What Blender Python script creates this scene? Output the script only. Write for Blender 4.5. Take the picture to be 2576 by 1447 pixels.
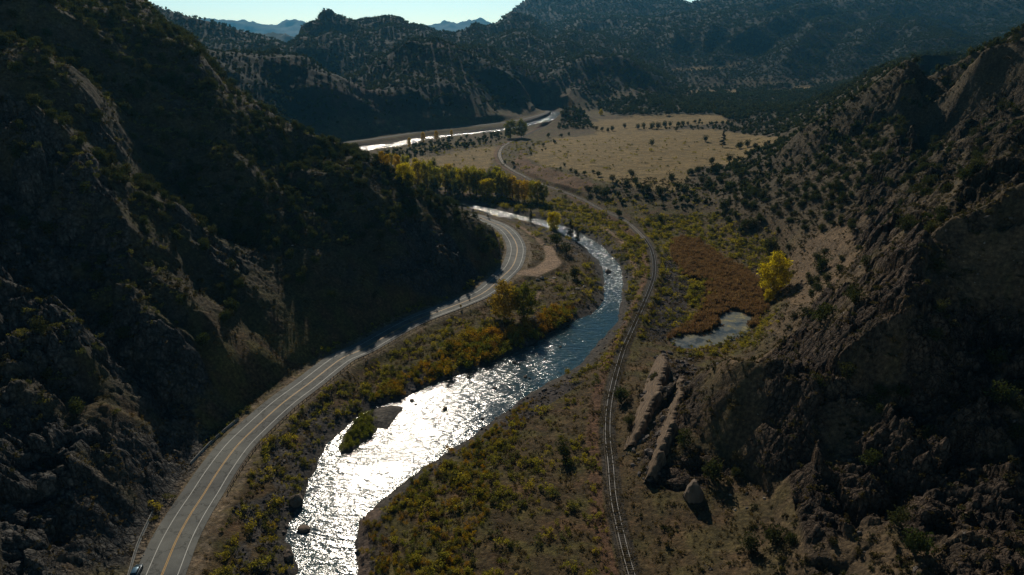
import bpy, math, random
import numpy as np
from mathutils import Vector, Matrix
for _o in list(bpy.data.objects): bpy.data.objects.remove(_o)
S = bpy.context.scene
COL = S.collection
R = math.radians
# ------------------------------------------------------------------ camera
CAMH, PITCH, FPX = 120.0, 19.6, 1717.0
cam = bpy.data.cameras.new('camera'); camo = bpy.data.objects.new('camera', cam); COL.objects.link(camo)
camo.location = (0, 0, CAMH); camo.rotation_euler = (R(90 - PITCH), 0, 0)
cam.sensor_width = 36; cam.lens = 36 * FPX / 2576.0
cam.clip_start = 1.0; cam.clip_end = 60000
S.camera = camo
# ------------------------------------------------------------------ sky, sun, exposure
SUN_AZ, SUN_EL = -11.3, 29.5            # degrees from straight ahead (negative = left), elevation
W = bpy.data.worlds.new('World'); S.world = W; W.use_nodes = True
nt = W.node_tree; nt.nodes.clear()
sky = nt.nodes.new('ShaderNodeTexSky'); sky.sky_type = 'NISHITA'; sky.sun_disc = False
sky.sun_elevation = R(SUN_EL); sky.sun_rotation = R(SUN_AZ)
sky.altitude = 1800; sky.air_density = 1.3; sky.dust_density = 0.3; sky.ozone_density = 3.0
hs = nt.nodes.new('ShaderNodeMix'); hs.data_type = 'RGBA'; hs.blend_type = 'MULTIPLY'
hs.inputs[0].default_value = 1.0; hs.inputs[7].default_value = (1.15, 1.24, 1.22, 1)
# paler air low down: the sky is full strength at the horizon and deeper higher up
tcw = nt.nodes.new('ShaderNodeTexCoord'); sx_ = nt.nodes.new('ShaderNodeSeparateXYZ'); nt.links.new(tcw.outputs['Generated'], sx_.inputs[0])
rw = nt.nodes.new('ShaderNodeValToRGB'); rw.color_ramp.elements[0].position = .10; rw.color_ramp.elements[0].color = (1.0, 1.0, 1.0, 1)
rw.color_ramp.elements[1].position = .34; rw.color_ramp.elements[1].color = (.07, .09, .125, 1); nt.links.new(sx_.outputs[2], rw.inputs[0])
h2_ = nt.nodes.new('ShaderNodeMix'); h2_.data_type = 'RGBA'; h2_.blend_type = 'MULTIPLY'; h2_.inputs[0].default_value = 1.0
nt.links.new(rw.outputs[0], h2_.inputs[7])
bg = nt.nodes.new('ShaderNodeBackground'); bg.inputs[1].default_value = 0.14
wo = nt.nodes.new('ShaderNodeOutputWorld')
nt.links.new(sky.outputs[0], hs.inputs[6]); nt.links.new(hs.outputs[2], h2_.inputs[6]); nt.links.new(h2_.outputs[2], bg.inputs[0]); nt.links.new(bg.outputs[0], wo.inputs[0])
sl = bpy.data.lights.new('sun', 'SUN'); sl.energy = 5.0; sl.angle = R(0.5); sl.color = (1.0, 0.90, 0.76)
so = bpy.data.objects.new('sun', sl); COL.objects.link(so)
sdir = Vector((math.sin(R(SUN_AZ)) * math.cos(R(SUN_EL)), math.cos(R(SUN_AZ)) * math.cos(R(SUN_EL)), math.sin(R(SUN_EL))))
so.rotation_euler = sdir.to_track_quat('Z', 'Y').to_euler(); so.location = (0, 0, 300)
S.view_settings.view_transform = 'Standard'; S.view_settings.look = 'None'
S.view_settings.exposure = -0.28; S.view_settings.gamma = 1.0; S.view_settings.use_curve_mapping = False
S.cycles.use_denoising = True
S.cycles.max_bounces = 5; S.cycles.diffuse_bounces = 2; S.cycles.glossy_bounces = 2
S.cycles.transmission_bounces = 3; S.cycles.transparent_max_bounces = 4; S.cycles.volume_bounces = 0
S.cycles.caustics_reflective = False; S.cycles.caustics_refractive = False

# ------------------------------------------------------------------ picture <-> place (numbers measured on a 2576 x 1447 print)
CP, SP = math.cos(R(PITCH)), math.sin(R(PITCH))
def ray(x, y):
    u = (x - 1288) / FPX; v = (y - 723.5) / FPX
    return np.array([u, CP - v * SP, -SP - v * CP])
def P(x, y, z=0.0):
    d = ray(x, y); t = (z - CAMH) / d[2]
    return np.array([d[0] * t, d[1] * t, z])
def PT(x, y, t):
    d = ray(x, y); return np.array([d[0] * t, d[1] * t, CAMH + d[2] * t])
def project(X, Y, Z):
    w = Y * CP - (Z - CAMH) * SP
    up = Y * SP + (Z - CAMH) * CP
    w = np.where(w < 1, 1, w)
    return 1288 + FPX * X / w, 723.5 - FPX * up / w
# ------------------------------------------------------------------ noise
def _hash(ix, iy, seed):
    n = (ix.astype(np.int64) * 374761393 + iy.astype(np.int64) * 668265263 + seed * 1442695041) & 0xffffffff
    n = ((n ^ (n >> 13)) * 1274126177) & 0xffffffff
    n = ((n ^ (n >> 16)) * 2246822519) & 0xffffffff
    return ((n ^ (n >> 15)) & 0xffffff) / float(0xffffff)
def vnoise(x, y, seed=0):
    x0 = np.floor(x); y0 = np.floor(y); fx = (x - x0).astype(np.float32); fy = (y - y0).astype(np.float32)
    ix = x0.astype(np.int64); iy = y0.astype(np.int64)
    def g(a, b):
        h = _hash(ix + a, iy + b, seed) * 6.2831853
        return np.cos(h) * (fx - a) + np.sin(h) * (fy - b)
    sx = fx * fx * fx * (fx * (fx * 6 - 15) + 10); sy = fy * fy * fy * (fy * (fy * 6 - 15) + 10)
    a = g(0, 0); b = g(1, 0); c = g(0, 1); d = g(1, 1)
    return ((a + (b - a) * sx) * (1 - sy) + (c + (d - c) * sx) * sy) * 1.5
def fbm(x, y, oct=4, seed=0, gain=0.5):
    s = 0; a = 1; t = 0
    for i in range(oct):
        s = s + a * vnoise(x * 2 ** i + 17.3 * i, y * 2 ** i - 9.1 * i, seed + i); t += a; a *= gain
    return s / t
def ridged(x, y, oct=4, seed=0, gain=0.5):
    s = 0; a = 1; t = 0
    for i in range(oct):
        s = s + a * (1 - 2 * np.abs(vnoise(x * 2 ** i + 31.7 * i, y * 2 ** i + 5.9 * i, seed + i))); t += a; a *= gain
    return s / t
def blocks(x, y, seed):
    """voronoi cells: returns (random tilt height of the nearest cell, distance to its edge)"""
    ix = np.floor(x).astype(np.int64); iy = np.floor(y).astype(np.int64)
    b1 = np.full(x.shape, 9.0); b2 = np.full(x.shape, 9.0); h = np.zeros(x.shape)
    for a in (-1, 0, 1):
        for b in (-1, 0, 1):
            cx = ix + a; cy = iy + b
            px = cx + _hash(cx, cy, seed); py = cy + _hash(cx, cy, seed + 7)
            d = np.hypot(px - x, py - y)
            tx = _hash(cx, cy, seed + 11) - .5; ty = _hash(cx, cy, seed + 13) - .5
            hh = _hash(cx, cy, seed + 19) + tx * (x - px) * 1.6 + ty * (y - py) * 1.6
            n = d < b1
            b2 = np.where(n, b1, np.minimum(b2, d)); h = np.where(n, hh, h); b1 = np.where(n, d, b1)
    return h, b2 - b1
def smooth(a, b, x):
    t = np.clip((x - a) / (b - a), 0, 1); return t * t * (3 - 2 * t)
def polydist(X, Y, pts, vals=None):
    """distance to a polyline, signed side (+ = right of travel), position along it, interpolated value"""
    best = np.full(X.shape, 1e9); side = np.zeros(X.shape); val = np.zeros(X.shape)
    acc = 0.0
    for i in range(len(pts) - 1):
        ax, ay = pts[i][0], pts[i][1]; bx, by = pts[i + 1][0], pts[i + 1][1]
        dx, dy = bx - ax, by - ay; L2 = dx * dx + dy * dy + 1e-9
        t = np.clip(((X - ax) * dx + (Y - ay) * dy) / L2, 0, 1)
        ex = X - ax - t * dx; ey = Y - ay - t * dy
        d = np.sqrt(ex * ex + ey * ey)
        m = d < best
        best = np.where(m, d, best)
        side = np.where(m, np.sign(dy * (X - ax) - dx * (Y - ay)), side)
        if vals is not None: val = np.where(m, vals[i] + t * (vals[i + 1] - vals[i]), val)
    return best, side, val
def inpoly(X, Y, poly):
    c = np.zeros(X.shape, bool); n = len(poly)
    for i in range(n):
        x1, y1 = poly[i][:2]; x2, y2 = poly[(i + 1) % n][:2]
        if y1 == y2: continue
        c ^= ((y1 > Y) != (y2 > Y)) & (X < (x2 - x1) * (Y - y1) / (y2 - y1) + x1)
    return c
def sdf(X, Y, poly):
    """negative inside"""
    d, _, _ = polydist(X, Y, list(poly) + [poly[0]])
    return np.where(inpoly(X, Y, poly), -d, d)
def spline(pts, step):
    """catmull-rom through the points, resampled every step metres"""
    p = [np.array(q[:2], float) for q in pts]
    p = [2 * p[0] - p[1]] + p + [2 * p[-1] - p[-2]]
    out = []
    for i in range(1, len(p) - 2):
        n = max(2, int(np.linalg.norm(p[i + 1] - p[i]) / 1.0))
        for k in range(n):
            t = k / n
            out.append(0.5 * ((2 * p[i]) + (p[i + 1] - p[i - 1]) * t + (2 * p[i - 1] - 5 * p[i] + 4 * p[i + 1] - p[i + 2]) * t * t
                       + (3 * p[i] - p[i - 1] - 3 * p[i + 1] + p[i + 2]) * t ** 3))
    out.append(p[-2]); out = np.array(out)
    for _ in range(6): out[1:-1] = (out[:-2] + 2 * out[1:-1] + out[2:]) / 4
    s = np.concatenate([[0], np.cumsum(np.hypot(*np.diff(out, axis=0).T))])
    q = np.arange(0, s[-1], step)
    return np.stack([np.interp(q, s, out[:, 0]), np.interp(q, s, out[:, 1])], 1)
def normals2(c):
    t = np.gradient(c, axis=0); t /= np.linalg.norm(t, axis=1)[:, None] + 1e-9
    return np.stack([t[:, 1], -t[:, 0]], 1)            # pointing right of travel
# ------------------------------------------------------------------ plan of the valley
RZ = -5.0                                              # river surface
road_px = [(407, 1447), (444, 1358), (481, 1291), (514, 1241), (547, 1188), (594, 1124), (641, 1077), (711, 1014), (778, 964),
           (859, 902), (915, 877), (1032, 812), (1132, 773), (1190, 750), (1226, 730), (1259, 700), (1289, 670), (1301, 633),
           (1296, 607), (1279, 583), (1259, 568), (1226, 555), (1192, 543)]
road_c = [P(*p)[:2] for p in road_px]
road_c = [road_c[0] + (road_c[0] - road_c[1]) * k for k in (4, 2)] + road_c + [(-62, 511), (-120, 545), (-190, 610), (-250, 700), (-275, 800)]
road_far = [P(x, y, 2)[:2] for x, y in [(859, 360), (959, 347), (1092, 327), (1236, 312), (1300, 303), (1345, 293), (1373, 284), (1378, 279)]]
rail_px = [(1257, 384), (1262, 404), (1279, 421), (1326, 447), (1366, 464), (1426, 485), (1469, 503), (1513, 526),
           (1570, 553), (1610, 587), (1633, 617), (1643, 643), (1646, 673), (1643, 700), (1630, 737), (1610, 783), (1583, 843),
           (1566, 884), (1543, 964), (1531, 1031), (1529, 1098), (1536, 1164), (1543, 1248), (1556, 1314), (1576, 1398), (1590, 1447)]
RAILZ = 0.3
rail_c = [P(*p, RAILZ)[:2] for p in rail_px]
rail_c = [P(x, y, RAILZ)[:2] for x, y in [(1372, 268), (1418, 275), (1424, 288), (1400, 306), (1362, 322), (1320, 341), (1272, 364)]] + rail_c
rail_c = rail_c + [rail_c[-1] + (rail_c[-1] - rail_c[-2]) * k for k in (1.5, 3)]
bankL_px = [(739, 1447), (712, 1390), (718, 1320), (731, 1293), (762, 1262), (766, 1230), (775, 1200), (800, 1165), (809, 1124), (849, 1089),
            (909, 1038), (943, 1024), (1015, 998), (1072, 972), (1130, 949), (1195, 926), (1258, 900), (1307, 877), (1359, 852), (1399, 830),
            (1446, 803), (1476, 793), (1513, 760), (1516, 717), (1513, 683), (1503, 657), (1483, 640), (1466, 620), (1426, 598), (1393, 580),
            (1339, 561), (1293, 552), (1236, 543), (1212, 531), (1159, 520), (1112, 511)]
bankR_px = [(902, 1447), (902, 1398), (904, 1340), (914, 1305), (944, 1278), (992, 1241), (1035, 1201), (1099, 1161), (1125, 1138), (1159, 1121),
            (1226, 1074), (1272, 1041), (1296, 1023), (1330, 995), (1367, 972), (1416, 949), (1459, 920), (1493, 886), (1513, 857), (1553, 817),
            (1562, 783), (1570, 717), (1563, 670), (1540, 643), (1513, 617), (1476, 593), (1443, 578), (1399, 562), (1339, 547), (1293, 538),
            (1236, 523), (1192, 515), (1142, 506), (1109, 503)]
def wlevel(r): return RZ + 2.0 * smooth(330, 560, r) + .9 * smooth(600, 820, r)
def PL(x, y):
    z = RZ
    for _ in range(12): q = P(x, y, z); z = float(wlevel(math.hypot(q[0], q[1])))
    return q[:2]
BL = [PL(x, y) for x, y in bankL_px]; BR = [PL(x, y) for x, y in bankR_px]
BL = [(-50.0, 5.0), (-56.0, 70.0)] + BL; BR = [(-18.0, 5.0), (-24.0, 65.0)] + BR
BL = [tuple(q) for q in spline(BL, 7)]; BR = [tuple(q) for q in spline(BR, 7)]
far_riv = [(-85, 578), (-140, 620), (-195, 690), (-232, 780)] + [PL(x, y) for x, y in [(885, 379), (930, 371), (1000, 364), (1040, 353), (1090, 345), (1160, 338), (1226, 331), (1290, 324), (1335, 313), (1372, 303), (1396, 294), (1402, 286), (1380, 279), (1330, 276)]]
far_wid = [9, 9, 10, 12, 17, 15, 12, 9, 7, 7, 7, 8, 12, 14, 15, 12, 10, 8]
river_poly = BL + [(-95, 570), (-80, 592)] + BR[::-1]
marsh_px = [(1690, 600), (1717, 598), (1760, 606), (1817, 650), (1884, 683), (1931, 737), (1931, 773), (1904, 815), (1884, 835), (1832, 855), (1791, 868), (1761, 876),
            (1717, 878), (1690, 868), (1690, 850), (1737, 812), (1764, 783), (1780, 737), (1774, 710), (1720, 690), (1690, 650)]
MZ = -3.0
marsh = [P(x, y, MZ)[:2] for x, y in marsh_px]
pond_px = [(1691, 857), (1695, 868), (1717, 876), (1761, 874), (1791, 867), (1832, 854), (1884, 832), (1865, 812), (1884, 799), (1850, 784), (1823, 795),
           (1824, 819), (1798, 838), (1773, 847), (1735, 846)]
pond = [P(x, y, MZ)[:2] for x, y in pond_px]
pull_px = [(1300, 690), (1350, 695), (1400, 672), (1411, 660), (1395, 640), (1395, 620), (1368, 618), (1375, 640), (1373, 655), (1350, 672), (1305, 683), (1285, 690)]
pull = [P(x, y, 0)[:2] for x, y in pull_px]

# ------------------------------------------------------------------ control points of the terrain
ctrl = []
def C(x, y, z): p = P(x, y, z); ctrl.append((p[0], p[1], z))
def CT(x, y, t): ctrl.append(tuple(PT(x, y, t)))
def CW(X, Y, Z): ctrl.append((X, Y, Z))
def crest(lst, drop=14, far=1.22):
    for x, y, t in lst:
        CT(x, y, t)
        for k, m in ((1.0 + (far - 1) * .4, 1.0), (far, 3.0)):
            q = PT(x, y, t * k); ctrl.append((q[0], q[1], max(q[2] - drop * m, 0 if t < 1200 else -1e9)))
# valley floor
for x, y, z in [(330, 1520, 0), (480, 1490, 0), (620, 1447, -2), (560, 1300, -1), (650, 1180, -1), (760, 1080, -2), (880, 960, -2), (1000, 900, -2), (1130, 850, -1.5), (1250, 800, -1),
                (1350, 740, -1.5), (1440, 700, -1.5), (1350, 620, -.5), (1440, 650, -1.5), (1330, 580, -1), (1250, 530, -2), (1300, 860, -3), (1180, 905, -3.3),
                (950, 1447, -3), (1100, 1447, -1.5), (1250, 1447, -.5), (1400, 1447, 0), (1050, 1300, -2.5), (1200, 1250, -1.5), (1350, 1250, -.5), (1460, 1250, 0), (1200, 1150, -2.5),
                (1350, 1100, -1), (1450, 1100, 0), (1350, 1020, -2), (1450, 1000, -.5), (1500, 930, -1), (1545, 860, -1), (1590, 780, -1), (1600, 700, -1), (1580, 640, -1), (1520, 590, -1), (1450, 550, -1),
                (1400, 520, -1), (1300, 510, -2), (1200, 490, -2), (1300, 470, -1.5), (1150, 480, -2), (1060, 455, -2), (1000, 425, -2), (950, 400, -2), (1100, 400, -1), (1200, 400, -.5), (1230, 370, -1), (1050, 375, -2), (1150, 350, -2),
                (1300, 340, -1), (1350, 330, 0), (1450, 335, 2), (1540, 320, 4), (1640, 310, 5), (1350, 370, 5), (1330, 395, 5.5), (1380, 425, 6.5), (1440, 450, 6.5), (1500, 470, 6),
                (1450, 400, 7), (1550, 380, 7), (1700, 370, 8), (1850, 370, 9), (1600, 430, 7), (1700, 450, 7), (1650, 475, 6.5), (1740, 430, 8), (1550, 345, 6), (1750, 340, 8),
                (1300, 400, 1.5), (1330, 425, 1.5), (1400, 455, 1.8), (1480, 490, 1.5), (1560, 500, 3), (1620, 510, 2), (1560, 530, -.5), (1640, 560, -2), (1720, 560, -2), (1800, 600, -2),
                (1700, 580, -2.5), (1850, 640, -2), (1820, 720, -3), (1850, 760, -3), (1720, 840, -3), (1800, 860, -3), (1680, 740, -2.5), (1690, 700, -2.5), (1660, 820, -2), (1930, 690, -1.5),
                (1680, 870, -1.5), (1960, 740, -.5), (1945, 800, -1.5), (1900, 850, -2), (1830, 880, -2), (1800, 920, 0), (1640, 880, 0), (1620, 940, 1), (1585, 1020, 1), (1570, 1100, 1), (1575, 1180, .5), (1590, 1260, .5), (1620, 1350, .5), (1650, 1447, .5),
                (1560, 960, .5), (1880, 330, 9), (1650, 290, 6), (1500, 300, 3), (1420, 300, 0), (1450, 290, 2), (1390, 275, -2), (1440, 280, 1), (1345, 282, -1), (1330, 300, -1.5), (1240, 318, -1), (1100, 335, -1), (960, 352, -1), (860, 366, 0), (1600, 280, 7), (1750, 285, 10), (1850, 290, 12)]:
    C(x, y, z)
for X, Y, Z in [(-60, 560, -3), (-140, 640, -3), (-200, 700, -3), (-240, 790, -3), (-190, 560, 8), (-280, 700, 10), (-300, 820, 10), (-30, 0, 0), (30, 20, 0), (0, 70, 0), (-60, 60, 0), (60, 60, 10), (-20, -60, 0),
                (-130, 40, 10), (-160, 20, 50), (-260, 0, 160)]:
    CW(X, Y, Z)
# left hillside: climbs away from the road
footL = [P(x, y, 0)[:2] for x, y in [(300, 1500), (355, 1400), (400, 1310), (470, 1200), (540, 1105), (600, 1050), (700, 975), (800, 915), (870, 880), (950, 843), (1060, 790), (1130, 762), (1200, 725), (1248, 690)]]
footL = [footL[0] - np.array([2, 60])] + footL
fl = np.array(footL)
nn = -normals2(fl)
for i in range(len(fl)):
    for d, z in ((2, .3), (14, 9), (35, 26), (70, 52), (120, 90), (190, 138), (280, 190), (420, 250), (650, 330)):
        if i > 9 and d > 40: continue
        if i > 7 and d > 130: continue
        sc = 1.0 if i < 9 else (.74 if d < 40 else .62)
        q = fl[i] + nn[i] * d * (1 if i < 8 else 1)
        if q[0] > -5 and d > 20: continue
        CW(q[0], q[1], z * sc)
crest([(1290, 618, 425), (1262, 598, 420), (1235, 575, 412), (1180, 545, 412), (1140, 525, 412), (1100, 510, 412), (1050, 478, 408), (1000, 440, 405), (930, 398, 412), (860, 362, 420), (780, 330, 408), (700, 290, 405), (630, 238, 430), (560, 185, 470), (520, 135, 515), (480, 85, 560), (410, 45, 630), (340, 2, 700)], drop=13, far=1.25)
# right hillside
crest([(2660, 10, 470), (2590, 48, 480), (2545, 83, 495), (2512, 97, 515), (2468, 113, 540), (2418, 147, 590), (2351, 177, 700), (2284, 197, 850), (2258, 217, 900), (2200, 232, 1050)], drop=8, far=1.2)
def xfoot(Yv): return np.interp(Yv, [-100, 0, 131, 183, 251, 340, 473, 665, 750, 950, 1200], [22, 24, 33, 37, 66, 137, 160, 178, 230, 350, 480])
def slopeR(Xv, Yv):
    d = np.maximum(Xv - xfoot(Yv), 0); return 1.0 + .10 * d + .52 * np.maximum(d - 12, 0) * (1 + .0006 * d) * (1 - .42 * np.clip((215 - Yv) / 60, 0, 1))
for x, y, z in [(1960, 345, 13), (2050, 300, 20), (2150, 260, 32), (1900, 400, 12), (2000, 370, 24), (2100, 330, 38), (1850, 430, 10), (1800, 480, 5), (1900, 470, 13), (1780, 540, 2), (1850, 560, 5), (1720, 510, 4),
                (1960, 630, 3), (1990, 760, 4), (1990, 810, 5), (1900, 890, 3), (1980, 900, 8), (1780, 980, 6), (1850, 1000, 8), (1650, 1240, 1.5), (1750, 1270, 3), (1860, 1270, 4.5), (1980, 1290, 7), (2100, 1320, 10), (1800, 1150, 5), (1950, 1180, 7), (1700, 1180, 3)]: C(x, y, z)
for y in range(280, 1700, 95):
    for x in range(1640, 2680, 115):
        if y < 560 and x < 2010: continue
        if y < 950 and x < 1900 + (y < 700) * 80: continue
        if y < 480 and x - 2010 > (y - 250) * 1.9: pass
        lim = np.interp(x, [2010, 2258, 2351, 2418, 2468, 2545, 2680], [270, 217, 177, 147, 113, 83, 30])
        if y < lim + 40 or (y > 960 and x < 2120): continue
        d = ray(x, y); t = np.geomspace(50, 1500, 3000); f = CAMH + d[2] * t - slopeR(d[0] * t, d[1] * t); k = np.argmax(f < 0)
        if f[k] < 0 and d[0] * t[k] - xfoot(d[1] * t[k]) > 6: CT(x, y, t[k])
for a_, r_ in [(a, r) for a in (50, 60, 72) for r in (50, 90, 140, 220, 340)]:
    xx, yy = r_ * math.sin(R(a_)), r_ * math.cos(R(a_)); CW(xx, yy, float(slopeR(xx, yy)))
# mountains beyond the river
crest([(450, 130, 900), (534, 157, 900), (600, 147, 950), (700, 160, 1000), (785, 173, 1000), (859, 213, 990)], drop=30, far=1.35)
crest([(300, -30, 1500), (340, 2, 1500), (380, 15, 1550), (430, 30, 1600), (490, 45, 1650), (550, 60, 1700), (620, 80, 1750), (680, 105, 1800), (711, 117, 1850)], drop=40)
crest([(748, 97, 1950), (757, 68, 1960), (795, 53, 1980), (801, 43, 1990), (818, 25, 2000), (831, 27, 2000), (855, 40, 2000), (892, 55, 2020), (919, 48, 2050), (985, 41, 2100), (1032, 62, 2150), (1065, 67, 2200), (1099, 78, 2250), (1142, 84, 2300), (1166, 77, 2300), (1196, 60, 2300), (1219, 67, 2300), (1239, 63, 2400), (1245, 68, 2500)], drop=60)
crest([(1262, 50, 3600), (1285, 30, 3600), (1309, 10, 3650), (1326, -2, 3700), (1400, -30, 3800), (1500, -55, 3900), (1600, -35, 4000), (1690, -6, 4100), (1735, 10, 4200), (1785, -12, 4000), (1900, -50, 3600), (2050, -60, 3500), (2200, -50, 3500), (2400, -40, 3400), (2576, -30, 3300), (2700, -40, 3300)], drop=120, far=1.3)
for x, y, t in [(800, 110, 1700), (800, 180, 1500), (880, 120, 1700), (950, 110, 1750), (860, 260, 1050), (700, 230, 930), (800, 260, 930), (900, 300, 960), (1000, 140, 1500), (1065, 107, 1450), (1126, 143, 1420), (1019, 140, 1430),
                (940, 190, 1300), (1000, 200, 1230), (1080, 190, 1250), (1150, 190, 1280), (960, 262, 1010), (1050, 262, 1060), (1130, 258, 1100), (1246, 190, 1350), (1230, 240, 1210), (1306, 217, 1330), (1349, 247, 1290), (1362, 272, 1270), (1192, 277, 1120), (1249, 287, 1130), (1180, 305, 1080), (1000, 315, 1000),
                (880, 340, 930), (1300, 285, 1200), (1340, 275, 1230), (1120, 110, 1900), (1200, 120, 2000), (1250, 110, 2200), (1290, 180, 1700), (1340, 200, 1700), (1370, 235, 1550), (1320, 130, 2300), (1400, 130, 2500), (1500, 120, 2600), (1393, 53, 3200), (1459, 43, 3200), (1560, 47, 3200), (1626, 50, 3200), (1686, 57, 3100),
                (1400, 170, 2000), (1440, 150, 2100), (1560, 160, 2100), (1680, 150, 2200), (1460, 97, 2700), (1560, 113, 2600), (1409, 225, 1440), (1456, 187, 1500), (1560, 187, 1550), (1500, 240, 1370), (1430, 262, 1320), (1600, 240, 1420), (1650, 255, 1400), (1560, 268, 1300),
                (1717, 37, 3000), (1817, 37, 2900), (1900, 43, 2850), (1964, 53, 2800), (2150, 5, 3000), (2000, 50, 2700), (1917, 90, 2500), (1817, 133, 2300), (2134, 33, 2900), (2067, 83, 2600), (2000, 133, 2300), (2264, 0, 3200), (2418, 33, 3000), (2518, 27, 2900), (2576, 40, 2800),
                (1700, 190, 2050), (1780, 182, 2100), (1860, 175, 2150), (1680, 215, 1800), (1780, 212, 1820), (1740, 238, 1600), (1850, 238, 1620), (1950, 232, 1650), (2020, 226, 1720), (2110, 222, 1760), (1950, 190, 1950), (2050, 180, 2000), (2150, 190, 1900), (2250, 170, 2000), (2350, 120, 2400), (2450, 90, 2600), (1900, 260, 1350), (2000, 255, 1380), (2100, 245, 1400), (1800, 262, 1300), (1700, 268, 1250),
                (1439, 274, 1110), (1450, 280, 1105), (1470, 300, 1090), (1425, 300, 1080)]:
    CT(x, y, t)
for a in (-75, -60, -50):
    for rr, z in ((500, 230), (1000, 330), (2500, 400)): CW(rr * math.sin(R(a)), rr * math.cos(R(a)), z)
for a in (48, 60, 75):
    for rr, z in ((700, 190), (1000, 160), (2500, 300)): CW(rr * math.sin(R(a)), rr * math.cos(R(a)), z)
for a in range(-60, 61, 12): CW(7000 * math.sin(R(a)), 7000 * math.cos(R(a)), 100)
ctrl = np.array(ctrl, float)
def lp(X, Y):
    r = np.hypot(X, Y); return np.arctan2(X, Y) , np.log(np.maximum(r, 20)) * 0.8
ca, cr = lp(ctrl[:, 0], ctrl[:, 1])
keep = []
for i in range(len(ctrl)):
    if all((ca[i] - ca[j]) ** 2 + (cr[i] - cr[j]) ** 2 > .008 ** 2 for j in keep): keep.append(i)
ctrl = ctrl[keep]; ca = ca[keep]; cr = cr[keep]
N = len(ctrl)
D = np.hypot(ca[:, None] - ca[None], cr[:, None] - cr[None])
A = np.zeros((N + 3, N + 3)); A[:N, :N] = -D - np.eye(N) * 1e-3; A[:N, N] = 1; A[:N, N + 1] = ca; A[:N, N + 2] = cr; A[N:, :N] = A[:N, N:].T
wts = np.linalg.solve(A, np.concatenate([ctrl[:, 2], [0, 0, 0]]))
# ------------------------------------------------------------------ the grid: rings around the view point
az = np.concatenate([np.linspace(-78, -47, 60)[:-1], np.linspace(-47, 47, 1440), np.linspace(47, 78, 60)[1:]]) * math.pi / 180
rr = np.concatenate([np.geomspace(4, 95, 60)[:-1], np.geomspace(95, 700, 880)[:-1], np.geomspace(700, 2600, 380)[:-1], np.geomspace(2600, 7500, 90)])
lr = np.log(rr)
ga = np.linspace(az[0], az[-1], 420); gl = np.linspace(lr[0], lr[-1], 520)
GA, GL = np.meshgrid(ga, gl)
GLk = np.maximum(GL, math.log(20)) * .8
CZ = np.full(GA.shape, wts[N]) + wts[N + 1] * GA + wts[N + 2] * GLk
for i in range(N): CZ -= wts[i] * np.hypot(GA - ca[i], GLk - cr[i])
def blur(Z):
    Z = Z.copy()
    Z[1:-1] = (Z[:-2] + 2 * Z[1:-1] + Z[2:]) / 4; Z[:, 1:-1] = (Z[:, :-2] + 2 * Z[:, 1:-1] + Z[:, 2:]) / 4
    return Z
CZ = blur(CZ)
def samp(Z, a0, a1, l0, l1, a, l):
    ny, nx = Z.shape
    fx = np.clip((a - a0) / (a1 - a0) * (nx - 1), 0, nx - 1.001); fy = np.clip((l - l0) / (l1 - l0) * (ny - 1), 0, ny - 1.001)
    ix = fx.astype(int); iy = fy.astype(int); fx = fx - ix; fy = fy - iy
    return (Z[iy, ix] * (1 - fx) + Z[iy, ix + 1] * fx) * (1 - fy) + (Z[iy + 1, ix] * (1 - fx) + Z[iy + 1, ix + 1] * fx) * fy
def coarse(X, Y):
    return samp(CZ, ga[0], ga[-1], gl[0], gl[-1], np.arctan2(X, Y), np.log(np.hypot(X, Y) + 1e-6))
def hit(fn, x, y, dz=0.0, tmax=4500):
    d = ray(x, y); t = np.geomspace(60, tmax, 4000)
    z = CAMH + d[2] * t; f = z - fn(d[0] * t, d[1] * t) - dz
    k = np.argmax(f < 0)
    if f[k] >= 0: return None
    if k == 0: return np.array([d[0] * t[0], d[1] * t[0], z[0]])
    a = f[k - 1] / (f[k - 1] - f[k]); tt = t[k - 1] + a * (t[k] - t[k - 1])
    return np.array([d[0] * tt, d[1] * tt, CAMH + d[2] * tt])
AZ, LR = np.meshgrid(az, lr)
RRg = np.exp(LR); import time as _t; _t0=_t.time()
X = RRg * np.sin(AZ); Y = RRg * np.cos(AZ)
wx = fbm(X / 40, Y / 40, 3, 71) * 7; wy = fbm(X / 40, Y / 40, 3, 91) * 7
Xw = X + np.where(RRg < 1200, wx, 0); Yw = Y + np.where(RRg < 1200, wy, 0)
Z0 = samp(CZ, ga[0], ga[-1], gl[0], gl[-1], AZ, LR)
Z = Z0.copy()
# ribs (spurs of rock and turf that run down the two hillsides), picture line -> place, height, half width
def rib(px, h, w, sharp=1.0, tmax=4500, z0=None):
    pts = [hit(coarse, x, y, h * .8, tmax) for x, y in px]
    pts = [p for p in pts if p is not None]
    if len(pts) < 2: return
    pa = np.array(pts); q = w + 12
    m = (Xw > pa[:, 0].min() - q) & (Xw < pa[:, 0].max() + q) & (Yw > pa[:, 1].min() - q) & (Yw < pa[:, 1].max() + q)
    hh = np.array([h * (.35 if i in (0, len(pts) - 1) else 1) for i in range(len(pts))])
    d, _, hv = polydist(Xw[m], Yw[m], pts, list(hh))
    RIB[m] = np.maximum(RIB[m], hv * np.clip(1 - d / w, 0, 1) ** sharp)
RIB = np.zeros(X.shape)
rib([(0, 10), (80, 20), (167, 77), (234, 110), (334, 167), (394, 230), (480, 310), (560, 370)], 16, 42)
rib([(0, 80), (60, 130), (117, 187), (234, 250), (300, 294), (380, 337), (467, 374), (547, 414), (600, 447), (680, 520)], 13, 32)
rib([(240, 0), (300, 60), (400, 120), (500, 215), (600, 290), (700, 380), (800, 420), (900, 470), (1000, 540)], 13, 36)
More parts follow.
